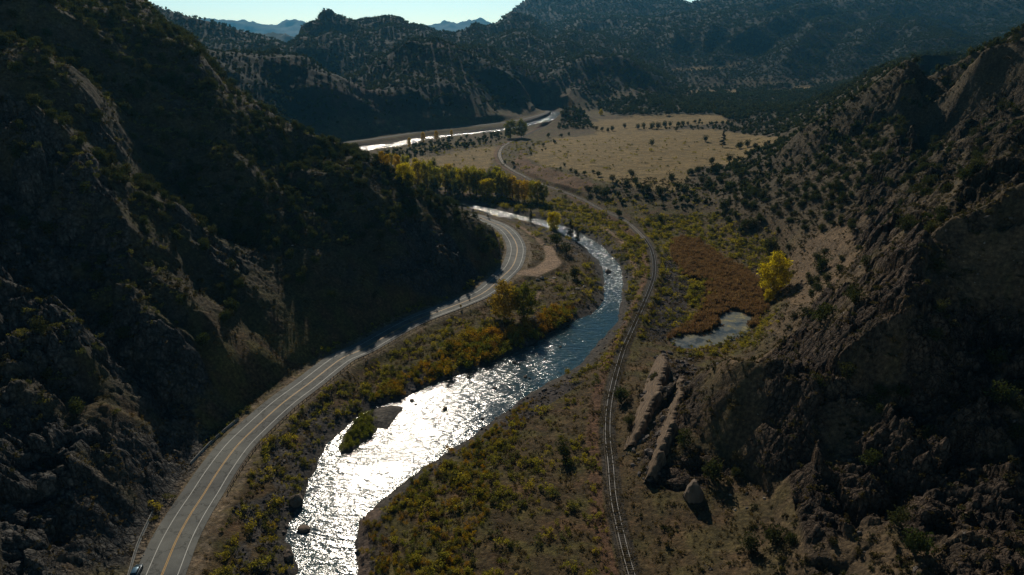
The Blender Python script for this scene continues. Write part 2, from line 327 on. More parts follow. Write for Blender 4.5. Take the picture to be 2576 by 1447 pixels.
rib([(500, 330), (600, 400), (700, 470), (800, 560), (880, 650), (950, 740)], 8, 30)
rib([(0, 262), (67, 284), (87, 317), (130, 330), (167, 377), (200, 411), (217, 457), (250, 483), (294, 543), (310, 603), (345, 650)], 15, 20, .8)
rib([(200, 665), (317, 668), (384, 723), (434, 750), (474, 793), (520, 803), (567, 850), (611, 917), (650, 950)], 10, 20)
rib([(214, 717), (287, 733), (337, 767), (384, 817), (457, 860), (470, 900), (500, 950)], 10, 13, .6)
rib([(0, 760), (83, 787), (93, 837), (140, 867), (184, 917), (230, 950)], 11, 14, .6)
rib([(133, 960), (131, 1060), (127, 1164)], 6, 9)
rib([(225, 1005), (250, 1050), (290, 1120), (314, 1191)], 9, 13, .8)
rib([(232, 1020), (215, 1110), (195, 1200), (185, 1300)], 7, 9)
rib([(0, 940), (60, 1000), (90, 1100)], 9, 14)
rib([(1110, 520), (1140, 560), (1180, 620), (1200, 680), (1215, 720)], 5, 12)
rib([(1040, 490), (1060, 560), (1100, 640), (1120, 720)], 6, 20)
rib([(960, 430), (960, 520), (1000, 620), (1040, 720), (1060, 760)], 7, 24)
rib([(2470, 115), (2380, 210), (2300, 300), (2200, 400), (2100, 480), (2040, 560)], 10, 26)
rib([(2576, 130), (2480, 260), (2400, 340), (2320, 430), (2290, 520), (2270, 620), (2230, 700)], 12, 20, .8)
rib([(2576, 330), (2500, 420), (2420, 480), (2380, 560), (2330, 640), (2250, 690), (2180, 760), (2080, 800)], 14, 20, .8)
rib([(2300, 230), (2200, 320), (2080, 390), (1980, 430), (1900, 470), (1860, 500)], 7, 24)
rib([(2620, 530), (2576, 540), (2480, 580), (2408, 606), (2340, 640), (2284, 670), (2251, 740), (2235, 810), (2225, 870), (2200, 920)], 24, 27, .8)
rib([(2225, 870), (2160, 930), (2110, 1000), (2080, 1080), (2060, 1180), (2075, 1290)], 11, 11, .8)
rib([(2576, 1000), (2500, 1050), (2460, 1130)], 6, 9)
rib([(2440, 1180), (2350, 1250), (2300, 1330)], 4, 7)
rib([(1765, 905), (1745, 960), (1720, 1020), (1690, 1100), (1665, 1180)], 13, 10, .6)
rib([(1725, 925), (1745, 915), (1800, 930), (1870, 950), (1960, 970), (2050, 1000), (2140, 1050)], 21, 17, .55)
rib([(2576, 880), (2500, 960), (2440, 1060), (2400, 1160)], 8, 10, .8)
rib([(1800, 1000), (1780, 1060), (1770, 1120), (1760, 1160)], 6, 10, .8)
# far mountain ribs
for L in [[(1393, 53), (1340, 90), (1330, 130), (1350, 170)], [(1480, 40), (1440, 100), (1420, 140), (1400, 180)], [(1560, 48), (1530, 90), (1500, 130), (1470, 170)], [(1640, 50), (1620, 100), (1590, 140), (1560, 175)], [(1717, 37), (1700, 90), (1690, 130), (1680, 165)],
          [(1817, 37), (1790, 90), (1770, 130), (1760, 160)], [(2150, 5), (2000, 50), (1917, 90), (1817, 133), (1760, 165)], [(2134, 33), (2067, 83), (2000, 133), (1960, 170)], [(2264, 5), (2230, 60), (2180, 120), (2120, 170)], [(2264, 5), (2300, 70), (2350, 120)], [(2418, 33), (2400, 90), (2360, 150)], [(2518, 27), (2480, 90), (2420, 140)]]:
    rib(L, 55, 170, 1.1)
for L in [[(900, 55), (900, 110), (920, 160), (960, 200)], [(985, 41), (1000, 90), (1040, 110)], [(830, 27), (835, 90), (860, 160), (880, 210)], [(757, 68), (740, 120), (750, 170)], [(1065, 107), (1030, 160), (1010, 220), (980, 265)], [(1065, 107), (1110, 160), (1130, 220), (1180, 275)], [(1200, 62), (1190, 110), (1230, 160)], [(1126, 143), (1246, 190), (1306, 217), (1349, 247)], [(600, 147), (640, 200), (700, 260), (760, 300)], [(785, 173), (830, 240), (880, 300)], [(960, 262), (940, 310)], [(1456, 187), (1440, 230), (1400, 250)], [(1560, 187), (1590, 230), (1640, 262)]]:
    rib(L, 22, 80, 1.0)
rib([(770, 58), (798, 48), (808, 36), (819, 24), (830, 27), (838, 38), (860, 45)], 42, 75, .7)
rib([(757, 66), (765, 62), (790, 55)], 30, 50, .6)
hillness = smooth(4, 30, Z0)
Z += RIB * np.where(RRg > 1000, 1, smooth(0.5, 8, Z0))
# rock outcrops get broken into blocks
QX, QY = project(X, Y, Z)
def pxmask(poly, soft=40):
    m = np.zeros(X.shape)
    mm = inpoly(QX, QY, poly); return mm.astype(float)
ROCK = np.zeros(X.shape)
for poly in [[(0, 240), (90, 290), (170, 350), (260, 450), (325, 600), (330, 680), (180, 670), (0, 560)],
             [(150, 690), (340, 740), (360, 800), (480, 850), (540, 970), (600, 1040), (520, 1130), (380, 1330), (320, 1500), (0, 1500), (0, 720)],
             [(0, 560), (180, 660), (160, 760), (0, 760)],
             [(1690, 895), (1800, 920), (1800, 1100), (1770, 1230), (1640, 1220), (1620, 1150)],
             [(2200, 380), (2330, 320), (2400, 420), (2300, 720), (2200, 720), (2130, 560)], [(2400, 240), (2600, 100), (2600, 560), (2420, 600)],
             [(2080, 760), (2300, 700), (2350, 800), (2150, 960), (1850, 960), (2000, 850)], [(1850, 960), (2150, 960), (2100, 1150), (1900, 1180)], [(1740, 930), (2060, 1000), (2560, 700), (2620, 1200), (1750, 1200)], [(1980, 1180), (2620, 1100), (2620, 1520), (2050, 1520)], [(980, 560), (1130, 600), (1240, 700), (1130, 750), (950, 720)]]:
    ROCK = np.maximum(ROCK, inpoly(QX + wx * 4, QY + wy * 4, poly).astype(np.float32))
rn = fbm(X / 26, Y / 26, 4, 5)
ROCK = np.clip(ROCK * smooth(-.35, .0, rn) + hillness * smooth(.18, .42, rn) * (RRg < 1200) * .8, 0, 1)
for _ in range(3): ROCK = blur(ROCK)
near = RRg < 1100
amp = np.clip(Z0 / 30, 0, 1)
far = smooth(700, 1600, RRg)
Z += amp * (ridged(X / 95 + .3, Y / 95, 4, 21, .5) * 7 + fbm(X / 22, Y / 22, 3, 33) * 1.6) * (1 - far)
Z += far * np.clip(Z0 / 70, 0, 1) * (ridged(X / 520, Y / 520, 4, 41, .42) * 46 + fbm(X / 90, Y / 90, 3, 43) * 4) * np.where(RRg < 4600, 1, .7)
ang = np.arctan2(1, 1)
def blk(s, seed, ax=1.0):
    a = np.where(X < 0, .6, -.5); c, s_ = np.cos(a), np.sin(a)
    U = (X * c - Y * s_) / s; V = (X * s_ + Y * c) / (s * ax)
    return blocks(U + fbm(X / s, Y / s, 2, seed) * .35, V + fbm(X / s, Y / s, 2, seed + 5) * .35, seed)
h1, e1 = blk(9.0, 101, 1.6); h2, e2 = blk(3.2, 111, 1.4); h3, e3 = blk(1.3, 121)
Z += ROCK * near * amp ** .5 * ((h1 - .5) * 7.0 - np.exp(-e1 * 9) * 1.6 + (h2 - .5) * 2.6 - np.exp(-e2 * 8) * .7 + (h3 - .5) * .8)
Z += (1 - ROCK) * near * hillness * ((h3 - .5) * .5 + (h2 - .5) * .5)
Z += near * fbm(X / 3.1, Y / 3.1, 3, 61) * (.16 + .3 * hillness)
Z += near * fbm(X / 14, Y / 14, 3, 65) * (.35)
# the skyline beyond the river: raise or lower each far slope until its crest stands at its measured height
SKY = [(250, -40), (340, 2), (385, 14), (430, 30), (490, 46), (550, 60), (600, 76), (660, 92), (700, 104), (722, 112), (748, 97), (757, 66), (795, 53), (801, 42), (816, 25), (832, 27), (840, 36), (855, 40), (892, 55), (919, 48), (950, 46), (985, 41), (1005, 46), (1032, 62), (1065, 67), (1099, 78),
       (1142, 84), (1166, 77), (1196, 60), (1208, 64), (1219, 67), (1239, 63), (1262, 50), (1285, 30), (1309, 10), (1326, -2), (1400, -30), (1500, -55), (1600, -35), (1690, -6), (1715, 2), (1735, 10), (1760, 3), (1785, -12), (1900, -50)]
sa = np.array([math.atan2(ray(x, y)[0], ray(x, y)[1]) for x, y in SKY]); se = np.array([ray(x, y)[2] / math.hypot(ray(x, y)[0], ray(x, y)[1]) for x, y in SKY])
jj = np.where((az > sa[0]) & (az < sa[-1]))[0]; tgt = np.interp(az[jj], sa, se); ri = np.where(rr > 1150)[0]
for _ in range(8):
    E = (Z[np.ix_(ri, jj)] - CAMH) / rr[ri][:, None]; k = np.argmax(E, axis=0); ek = E[k, np.arange(len(jj))]; rk = rr[ri][k]; dz = (tgt - ek) * rk
    kern = np.ones(5) / 5; dz = np.convolve(np.pad(dz, 2, mode='edge'), kern, 'valid') * .35 + dz * .65
    Z[np.ix_(ri, jj)] += dz[None] * smooth(.72, .99, rr[ri][:, None] / rk[None]) * np.where(rr[ri][:, None] > rk[None], np.where(dz > 0, .8, 1), 1)
def crest_fix(line, r0, r1, low=7):
    a_ = np.array([math.atan2(ray(x, y + low)[0], ray(x, y + low)[1]) for x, y in line]); e_ = np.array([ray(x, y + low)[2] / math.hypot(ray(x, y + low)[0], ray(x, y + low)[1]) for x, y in line])
    jj = np.where((az > a_[0]) & (az < a_[-1]))[0]; tg = np.interp(az[jj], a_, e_); ri = np.where((rr > r0) & (rr < r1))[0]; fade = smooth(a_[0], a_[0] + .05, az[jj]) * (1 - smooth(a_[-1] - .09, a_[-1], az[jj]))
    sm = lambda v, n=31: np.convolve(np.pad(v, n // 2, mode='edge'), np.hanning(n + 2)[1:-1] / np.hanning(n + 2).sum(), 'valid')
    for _ in range(4):
        E = (Z[np.ix_(ri, jj)] - CAMH) / rr[ri][:, None]; k = np.argmax(E, axis=0); rk = rr[ri][k]; dz = sm((tg - E[k, np.arange(len(jj))]) * rk * fade); rk = sm(rk, 61)
        q = rr[ri][:, None] / rk[None]; old = Z[np.ix_(ri, jj)]; new = old + dz[None] * smooth(.72, .97, q) * (1 - smooth(1.05, 1.5, q))
        Z[np.ix_(ri, jj)] = np.where(old > -1, np.maximum(new, -1), new)
crest_fix([(330, -8), (340, 2), (410, 45), (480, 85), (520, 135), (560, 185), (630, 238), (700, 290), (780, 330), (860, 362), (930, 398)], 250, 830)
crest_fix([(2225, 226), (2258, 217), (2284, 197), (2351, 177), (2418, 147), (2468, 113), (2512, 97), (2545, 83), (2590, 60), (2700, 10), (2900, -80)], 300, 1150)
# ------------------------------------------------------------------ corridors and water
sel = (RRg < 1600) & (np.abs(AZ) < 1.0)
road_s = spline(road_c, 2.0); rail_s = spline(rail_c, 2.5)
roadf_s = spline(road_far, 6.0)
def sub(fn, *a):
    out = np.full(X.shape, 1e6); out[sel] = fn(X[sel], Y[sel], *a); return out
dmar = sub(lambda x, y: sdf(x, y, marsh)); dmar = dmar + fbm(X / 9, Y / 9, 3, 19) * 3.5

Z = Z + (MZ + fbm(X / 5, Y / 5, 2, 3) * .15 - Z) * (1 - smooth(-1, 7, dmar))
dpond = sub(lambda x, y: sdf(x, y, pond)); Z = np.where(dpond < 3, np.minimum(Z, MZ - .45 * (1 - smooth(-1.5, 1.2, dpond)) + .15), Z)
wig = fbm(X / 7, Y / 7, 3, 9) * 1.2
drv = sub(lambda x, y: sdf(x, y, river_poly)) + wig
dfar = np.full(X.shape, 1e6)
dd, _, ww = polydist(X[sel], Y[sel], far_riv, far_wid); dfar[sel] = dd - ww
driv = np.minimum(drv, dfar + wig)
WLg = wlevel(RRg)
bank = WLg + .15 + np.clip(driv, 0, 60) * .33
Z = np.where(driv < 30, np.minimum(Z, np.where(driv > 0, bank + fbm(X / 2.3, Y / 2.3, 3, 15) * .25 * smooth(0, 3, driv), WLg - .9 * smooth(0, 3, -driv) + .15)), Z)
Z = np.where(driv > .8, np.maximum(Z, WLg + .12 + np.minimum(driv - .8, 4) * .12), Z)
# island and gravel bars
isl_px = [(855, 1128), (862, 1140), (880, 1138), (915, 1110), (945, 1085), (950, 1075), (975, 1078), (985, 1062), (1008, 1035), (1010, 1026), (985, 1022), (935, 1032), (905, 1050), (870, 1090)]
isl = [P(x, y, RZ)[:2] for x, y in isl_px]
disl = sub(lambda x, y: sdf(x, y, isl)) + wig * .4
Z = np.where(disl < 4, np.maximum(Z, RZ + np.where(disl < 0, .12 + np.clip(-disl, 0, 3) * .25, -disl * .25 + .1)), Z)
ddr = np.full(X.shape, 1e6); sdr = np.zeros(X.shape); srd = (RRg > 90) & (RRg < 900) & (AZ > -.85) & (AZ < .1)
a_, b_, _ = polydist(X[srd], Y[srd], road_s[::3]); ddr[srd] = a_; sdr[srd] = b_
dra = ddr * sdr                                        # + = river side
hw = np.where(sdr > 0, 7.2, 8.2)
Z = Z + (0.0 - Z) * (1 - smooth(hw, hw + 7, ddr)) * (driv > 0)
Z = np.where((ddr < hw + .5), -.12, Z)
ddf = np.full(X.shape, 1e6); a_, b_, _ = polydist(X[sel], Y[sel], roadf_s[::3]); ddf[sel] = a_
Z = Z + (1.9 - Z) * (1 - smooth(7, 22, ddf)) * (driv > 0)
dra_ = np.full(X.shape, 1e6); srl = np.zeros(X.shape); srr = sel & (RRg > 60) & (AZ > -.1) & (AZ < .45)
a_, b_, _ = polydist(X[srr], Y[srr], rail_s[::3]); dra_[srr] = a_; srl[srr] = b_
Z = Z + (RAILZ - .35 - Z) * (1 - smooth(3.2, 7, dra_)) * (driv > 0)
dpl = sub(lambda x, y: sdf(x, y, pull)); Z = Z + (-.1 - Z) * (1 - smooth(0, 5, dpl))
# ------------------------------------------------------------------ lookups on the finished ground
azn = np.arange(len(az)); lrn = np.arange(len(lr))
def ground(x, y):
    x = np.asarray(x, float); y = np.asarray(y, float)
    fx = np.interp(np.arctan2(x, y), az, azn); fy = np.interp(np.log(np.hypot(x, y) + 1e-6), lr, lrn)
    ix = np.minimum(fx.astype(int), len(az) - 2); iy = np.minimum(fy.astype(int), len(lr) - 2); fx = fx - ix; fy = fy - iy
    return (Z[iy, ix] * (1 - fx) + Z[iy, ix + 1] * fx) * (1 - fy) + (Z[iy + 1, ix] * (1 - fx) + Z[iy + 1, ix + 1] * fx) * fy
ELV = (Z - CAMH) / RRg
HOR = np.maximum.accumulate(ELV, axis=0)
def grid_idx(x, y):
    fx = np.interp(np.arctan2(x, y), az, azn); fy = np.interp(np.log(np.hypot(x, y)), lr, lrn)
    return np.round(fy).astype(int), np.round(fx).astype(int)
def visible(x, y, h=1.5):
    iy, ix = grid_idx(x, y); z = Z[iy, ix] + h
    qx, qy = project(x, y, z)
    return ((z - CAMH) / np.hypot(x, y) > HOR[np.maximum(iy - 2, 0), ix] - .0005) & (qx > -15) & (qx < 2591) & (qy > -15) & (qy < 1480)
#__PART2__
# ------------------------------------------------------------------ materials
def mat(name, rough=.9, spec=.2):
    m = bpy.data.materials.new(name); m.use_nodes = True
    b = m.node_tree.nodes['Principled BSDF']; b.inputs['Roughness'].default_value = rough
    b.inputs['Specular IOR Level'].default_value = spec
    return m, m.node_tree, b
def N_(nt, t, **k):
    n = nt.nodes.new(t)
    for a, v in k.items(): setattr(n, a, v)
    return n
def noise_node(nt, scale, detail=3, rough=.55, coord=None, dim='3D'):
    n = N_(nt, 'ShaderNodeTexNoise'); n.inputs['Scale'].default_value = scale; n.inputs['Detail'].default_value = detail; n.inputs['Roughness'].default_value = rough
    if coord is not None: nt.links.new(coord, n.inputs['Vector'])
    return n
def ramp(nt, src, stops):
    r = N_(nt, 'ShaderNodeValToRGB'); e = r.color_ramp.elements
    while len(e) > 1: e.remove(e[-1])
    for i, (p, c) in enumerate(stops):
        x = e[0] if i == 0 else e.new(p)
        x.position = p; x.color = (*c, 1) if len(c) == 3 else c
    nt.links.new(src, r.inputs[0]); return r
def mul(nt, a, b, f=1.0):
    m = N_(nt, 'ShaderNodeMix', data_type='RGBA', blend_type='MULTIPLY'); m.inputs[0].default_value = f
    nt.links.new(a, m.inputs[6]); nt.links.new(b, m.inputs[7]); return m.outputs[2]
def simple(name, c, rough=.8, spec=.3, metal=0, var=.25, scale=3.0, bump=0.0):
    m, nt, b = mat(name, rough, spec); b.inputs['Metallic'].default_value = metal
    tc = N_(nt, 'ShaderNodeTexCoord')
    n = noise_node(nt, scale, 4, .6, tc.outputs['Object'])
    r = ramp(nt, n.outputs[0], [(.3, tuple(x * (1 - var) for x in c)), (.7, tuple(min(1, x * (1 + var)) for x in c))])
    nt.links.new(r.outputs[0], b.inputs['Base Color'])
    if bump:
        bp = N_(nt, 'ShaderNodeBump'); bp.inputs['Strength'].default_value = bump; bp.inputs['Distance'].default_value = .1
        nt.links.new(n.outputs[0], bp.inputs['Height']); nt.links.new(bp.outputs[0], b.inputs['Normal'])
    return m
def ground_mat():
    m, nt, b = mat('soil and rock', .95, .1)
    ge = N_(nt, 'ShaderNodeNewGeometry'); at = N_(nt, 'ShaderNodeAttribute'); at.attribute_name = 'Col'
    pos = ge.outputs['Position']
    n1 = noise_node(nt, .9, 5, .7, pos); n2 = noise_node(nt, .13, 4, .6, pos)
    v = N_(nt, 'ShaderNodeTexVoronoi'); v.inputs['Scale'].default_value = .8; nt.links.new(pos, v.inputs['Vector'])
    r1 = ramp(nt, n1.outputs[0], [(.3, (.45, .45, .47)), (.5, (.95, .95, .95)), (.68, (1.7, 1.62, 1.5))])
    r2 = ramp(nt, n2.outputs[0], [(.3, (.7, .72, .74)), (.7, (1.35, 1.28, 1.2))])
    r3 = ramp(nt, v.outputs['Distance'], [(0, (1.4, 1.38, 1.35)), (.35, (1, 1, 1)), (.8, (.7, .7, .72))])
    c = mul(nt, mul(nt, mul(nt, at.outputs['Color'], r1.outputs[0]), r2.outputs[0]), r3.outputs[0], .7)
    def crack(sc):
        w = noise_node(nt, sc * 1.5, 3, .6, pos); ad = N_(nt, 'ShaderNodeVectorMath', operation='MULTIPLY_ADD'); nt.links.new(w.outputs['Color'], ad.inputs[0]); ad.inputs[1].default_value = (.9 / sc,) * 3; nt.links.new(pos, ad.inputs[2])
        st = N_(nt, 'ShaderNodeMapping'); st.inputs['Scale'].default_value = (1, 1, .45); nt.links.new(ad.outputs[0], st.inputs[0])
        q = N_(nt, 'ShaderNodeTexVoronoi', feature='DISTANCE_TO_EDGE'); q.inputs['Scale'].default_value = sc; nt.links.new(st.outputs[0], q.inputs['Vector'])
        return ramp(nt, q.outputs['Distance'], [(0, (.0, .0, .0)), (.09, (.8, .8, .8)), (.3, (1, 1, 1))])
    k1 = crack(.22); k2 = crack(.75); kk = mul(nt, k1.outputs[0], k2.outputs[0], .7)
    rk = N_(nt, 'ShaderNodeMix', data_type='RGBA', blend_type='MIX'); rk.inputs[6].default_value = (1, 1, 1, 1); nt.links.new(at.outputs['Alpha'], rk.inputs[0]); nt.links.new(kk, rk.inputs[7])
    c = mul(nt, c, rk.outputs[2], .55)
    nt.links.new(c, b.inputs['Base Color'])
    n3 = noise_node(nt, .55, 7, .72, pos)
    bp = N_(nt, 'ShaderNodeBump'); bp.inputs['Strength'].default_value = .9; bp.inputs['Distance'].default_value = .9
    nt.links.new(n3.outputs[0], bp.inputs['Height']); b2 = N_(nt, 'ShaderNodeBump'); b2.inputs['Strength'].default_value = 1; b2.inputs['Distance'].default_value = .8; nt.links.new(rk.outputs[2], b2.inputs['Height']); nt.links.new(bp.outputs[0], b2.inputs['Normal']); nt.links.new(b2.outputs[0], b.inputs['Normal'])
    return m
M_GROUND = ground_mat()
def water_mat():
    m, nt, b = mat('river water', .15, 1.0)
    b.inputs['IOR'].default_value = 1.33
    ge = N_(nt, 'ShaderNodeNewGeometry'); pos = ge.outputs['Position']
    mp = N_(nt, 'ShaderNodeMapping'); nt.links.new(pos, mp.inputs[0]); mp.inputs['Rotation'].default_value = (0, 0, R(-18)); mp.inputs['Scale'].default_value = (.55, 1.25, 1)
    a = noise_node(nt, .42, 4, .6, mp.outputs[0]); c = noise_node(nt, .11, 3, .5, pos)
    fo = noise_node(nt, .8, 6, .7, mp.outputs[0])
    bp = N_(nt, 'ShaderNodeBump'); bp.inputs['Strength'].default_value = 1.0; bp.inputs['Distance'].default_value = .48
    nt.links.new(a.outputs[0], bp.inputs['Height'])
    nt.links.new(bp.outputs[0], b.inputs['Normal'])
    # rapids round the bend: steeper waves and broken white water there
    rp = P(1535, 690, RZ); sb = N_(nt, 'ShaderNodeVectorMath', operation='DISTANCE'); sb.inputs[1].default_value = tuple(rp); nt.links.new(pos, sb.inputs[0])
    mr = N_(nt, 'ShaderNodeMapRange'); mr.inputs[1].default_value = 25; mr.inputs[2].default_value = 75; mr.inputs[3].default_value = 1; mr.inputs[4].default_value = .0; nt.links.new(sb.outputs['Value'], mr.inputs[0])
    dm = N_(nt, 'ShaderNodeMath', operation='MULTIPLY_ADD'); dm.inputs[1].default_value = .5; dm.inputs[2].default_value = .62; nt.links.new(mr.outputs[0], dm.inputs[0])
    vr = N_(nt, 'ShaderNodeMath', operation='MULTIPLY'); v2 = ramp(nt, c.outputs[0], [(.35, (.55, .55, .55)), (.62, (1.25, 1.25, 1.25))]); nt.links.new(v2.outputs[0], vr.inputs[0]); nt.links.new(dm.outputs[0], vr.inputs[1]); sy = N_(nt, 'ShaderNodeSeparateXYZ'); nt.links.new(pos, sy.inputs[0]); my = N_(nt, 'ShaderNodeMapRange'); my.inputs[1].default_value = 300; my.inputs[2].default_value = 410; my.inputs[3].default_value = 1; my.inputs[4].default_value = 2.1; nt.links.new(sy.outputs[1], my.inputs[0])
    v3 = N_(nt, 'ShaderNodeMath', operation='MULTIPLY'); nt.links.new(vr.outputs[0], v3.inputs[0]); nt.links.new(my.outputs[0], v3.inputs[1]); nt.links.new(v3.outputs[0], bp.inputs['Distance'])
    th = N_(nt, 'ShaderNodeMath', operation='MULTIPLY_ADD'); th.inputs[1].default_value = .13; nt.links.new(mr.outputs[0], th.inputs[0]); nt.links.new(fo.outputs[0], th.inputs[2])
    fm = ramp(nt, th.outputs[0], [(.66, (0, 0, 0)), (.74, (1, 1, 1))])
    base = ramp(nt, c.outputs[0], [(.35, (.008, .030, .036)), (.65, (.018, .055, .058))])
    fx_ = N_(nt, 'ShaderNodeMix', data_type='RGBA', blend_type='MIX'); nt.links.new(fm.outputs[0], fx_.inputs[0]); nt.links.new(base.outputs[0], fx_.inputs[6]); fx_.inputs[7].default_value = (.75, .8, .8, 1)
    nt.links.new(fx_.outputs[2], b.inputs['Base Color'])
    return m
M_WATER = water_mat()
# ------------------------------------------------------------------ objects
def mesh_np(name, V, F, m, parent=None, smooth_=True, cols=None, link=True):
    me = bpy.data.meshes.new(name); V = np.asarray(V, np.float32); F = np.asarray(F, np.int32)
    k = F.shape[1]
    me.vertices.add(len(V)); me.vertices.foreach_set('co', V.ravel())
    me.loops.add(F.size); me.loops.foreach_set('vertex_index', F.ravel())
    me.polygons.add(len(F)); me.polygons.foreach_set('loop_start', np.arange(0, F.size, k, dtype=np.int32))
    me.polygons.foreach_set('use_smooth', np.full(len(F), smooth_))
    if cols is not None:
        at = me.color_attributes.new('Col', 'FLOAT_COLOR', 'POINT'); at.data.foreach_set('color', (cols if cols.shape[1] == 4 else np.concatenate([cols, np.ones((len(cols), 1))], 1)).astype(np.float32).ravel())
    me.update(calc_edges=True); me.validate()
    if m: me.materials.append(m)
    o = bpy.data.objects.new(name, me)
    if link: COL.objects.link(o)
    if parent: o.parent = parent
    return o
def tag(o, label=None, cat=None, group=None, kind=None):
    if label: o['label'] = label
    if cat: o['category'] = cat
    if group: o['group'] = group
    if kind: o['kind'] = kind
    return o
def thing(name, label, cat, loc=(0, 0, 0), rz=0, group=None):
    o = bpy.data.objects.new(name, None); COL.objects.link(o); o.location = loc; o.rotation_euler = (0, 0, rz); o.empty_display_size = .5
    return tag(o, label, cat, group)
class MB:
    def __init__(s): s.v = []; s.f = []
    def quadstrip(s, A, B):
        n = len(s.v); s.v += [tuple(p) for p in A] + [tuple(p) for p in B]; k = len(A)
        s.f += [(n + i, n + i + 1, n + k + i + 1, n + k + i) for i in range(k - 1)]
    def box(s, c, dx, dy, dz, rz=0, taper=1.0):
        n = len(s.v); ca, sa = math.cos(rz), math.sin(rz)
        for z, t in ((-.5, 1), (.5, taper)):
            for x, y in ((-.5, -.5), (.5, -.5), (.5, .5), (-.5, .5)):
                X_, Y_ = x * dx * t, y * dy * t
                s.v.append((c[0] + X_ * ca - Y_ * sa, c[1] + X_ * sa + Y_ * ca, c[2] + z * dz))
        s.f += [(n, n + 3, n + 2, n + 1), (n + 4, n + 5, n + 6, n + 7)] + [(n + i, n + (i + 1) % 4, n + 4 + (i + 1) % 4, n + 4 + i) for i in range(4)]
    def sweep(s, path, prof, closed=True):
        """profile (side, up) swept along a 3-D path"""
        path = np.asarray(path, float); t = np.gradient(path[:, :2], axis=0); t /= np.linalg.norm(t, axis=1)[:, None]; nr = np.stack([t[:, 1], -t[:, 0]], 1)
        n = len(s.v); k = len(prof)
        for p, q in zip(path, nr):
            for a, u in prof: s.v.append((p[0] + q[0] * a, p[1] + q[1] * a, p[2] + u))
        for i in range(len(path) - 1):
            for j in range(k if closed else k - 1):
                j2 = (j + 1) % k
                s.f.append((n + i * k + j, n + (i + 1) * k + j, n + (i + 1) * k + j2, n + i * k + j2))
        if closed:
            s.f.append(tuple(n + j for j in range(k))); s.f.append(tuple(n + (len(path) - 1) * k + j for j in reversed(range(k))))
    def build(s, name, m, parent=None, smooth_=False):
        me = bpy.data.meshes.new(name); me.from_pydata(s.v, [], s.f); me.update()
        me.materials.append(m); o = bpy.data.objects.new(name, me); COL.objects.link(o)
        if smooth_: me.polygons.foreach_set('use_smooth', [True] * len(me.polygons))
        if parent: o.parent = parent
        return o
# ------------------------------------------------------------------ what the ground is made of, vertex by vertex
def mixc(c, m, col):
    m = np.clip(m, 0, 1)[..., None]; return c * (1 - m) + np.array(col) * m
nA = fbm(X / 9, Y / 9, 4, 201); nB = fbm(X / 60, Y / 60, 3, 211); nC = fbm(X / 2.5, Y / 2.5, 3, 221)
Cc = np.ones(X.shape + (3,)) * np.array((.088, .066, .034))
Cc = mixc(Cc, smooth(-.1, .3, nA + nB * .5), (.10, .088, .034))
Cc = mixc(Cc, smooth(.1, .5, -nA + nC * .4), (.12, .078, .042))
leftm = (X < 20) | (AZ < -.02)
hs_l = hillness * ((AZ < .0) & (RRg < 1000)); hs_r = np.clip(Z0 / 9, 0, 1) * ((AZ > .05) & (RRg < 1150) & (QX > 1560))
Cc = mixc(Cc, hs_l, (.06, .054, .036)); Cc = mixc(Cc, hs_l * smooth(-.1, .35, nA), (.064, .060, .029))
Cc = mixc(Cc, hs_r, (.12, .09, .056)); Cc = mixc(Cc, hs_r * smooth(0, .35, nA), (.085, .072, .036))
Cc = mixc(Cc, ROCK * (X < 0), (.10, .10, .095)); Cc = mixc(Cc, ROCK * (X >= 0), (.10, .078, .06))
mount = np.where(AZ < -.1, smooth(700, 800, RRg), smooth(820, 1000, RRg)) * np.clip((Z0 - 10) / 12, 0, 1)
Cc = mixc(Cc, mount, (.018, .025, .017)); Cc = mixc(Cc, mount * smooth(.12, .45, fbm(X / 45, Y / 45, 4, 231)) * .2, (.055, .048, .034))
plat = inpoly(QX, QY, [(1450, 262), (1660, 232), (2260, 205), (2300, 300), (1900, 345), (1840, 300), (1560, 292)]) * 1.0
for _ in range(3): plat = blur(plat)
Cc = mixc(Cc, plat, (.05, .048, .026))
Cc = mixc(Cc, hs_r * smooth(620, 520, QY) * .8, (.075, .062, .038))
red = mount * smooth(.0, .4, fbm(X / 90, Y / 90, 3, 241)) * (RRg < 1600)
Cc = mixc(Cc, red * .55, (.075, .042, .032))
meadow1 = [(1330, 400), (1345, 370), (1400, 352), (1480, 345), (1560, 335), (1660, 328), (1800, 328), (1900, 345), (1960, 352), (1900, 385), (1850, 410), (1760, 425), (1735, 450), (1720, 475), (1640, 485), (1580, 470), (1500, 455), (1440, 430), (1370, 420)]
meadow2 = [(1030, 415), (1060, 395), (1200, 375), (1250, 365), (1262, 375), (1245, 400), (1230, 425), (1100, 425)]
meadow3 = [(1490, 310), (1600, 290), (1800, 288), (1830, 310), (1700, 322), (1500, 340)]
gold = np.zeros(X.shape)
for p in (meadow1, meadow2, meadow3, [(1670, 193), (1700, 185), (1800, 174), (1868, 171), (1850, 179), (1760, 186)], [(1715, 242), (1730, 234), (1800, 229), (1812, 236), (1760, 242)], [(1820, 229), (1858, 228), (1856, 243), (1820, 238)], [(1920, 237), (1960, 228), (2030, 219), (2110, 224), (2060, 230), (1960, 235)]):
    gold = np.maximum(gold, inpoly(QX + nB * 22 + nA * 14, QY + nB * 6 + nA * 5, p).astype(float))
gold[~(Z0 < 75)] = 0
for _ in range(4): gold = blur(gold)
Cc = mixc(Cc, gold, (.225, .165, .07)); Cc = mixc(Cc, gold * smooth(-.15, .35, fbm(X / 25, Y / 7, 4, 251)) * .8, (.165, .128, .055)); Cc = mixc(Cc, gold * smooth(.2, .45, fbm(X / 50, Y / 9, 3, 257)) * .6, (.28, .21, .09))
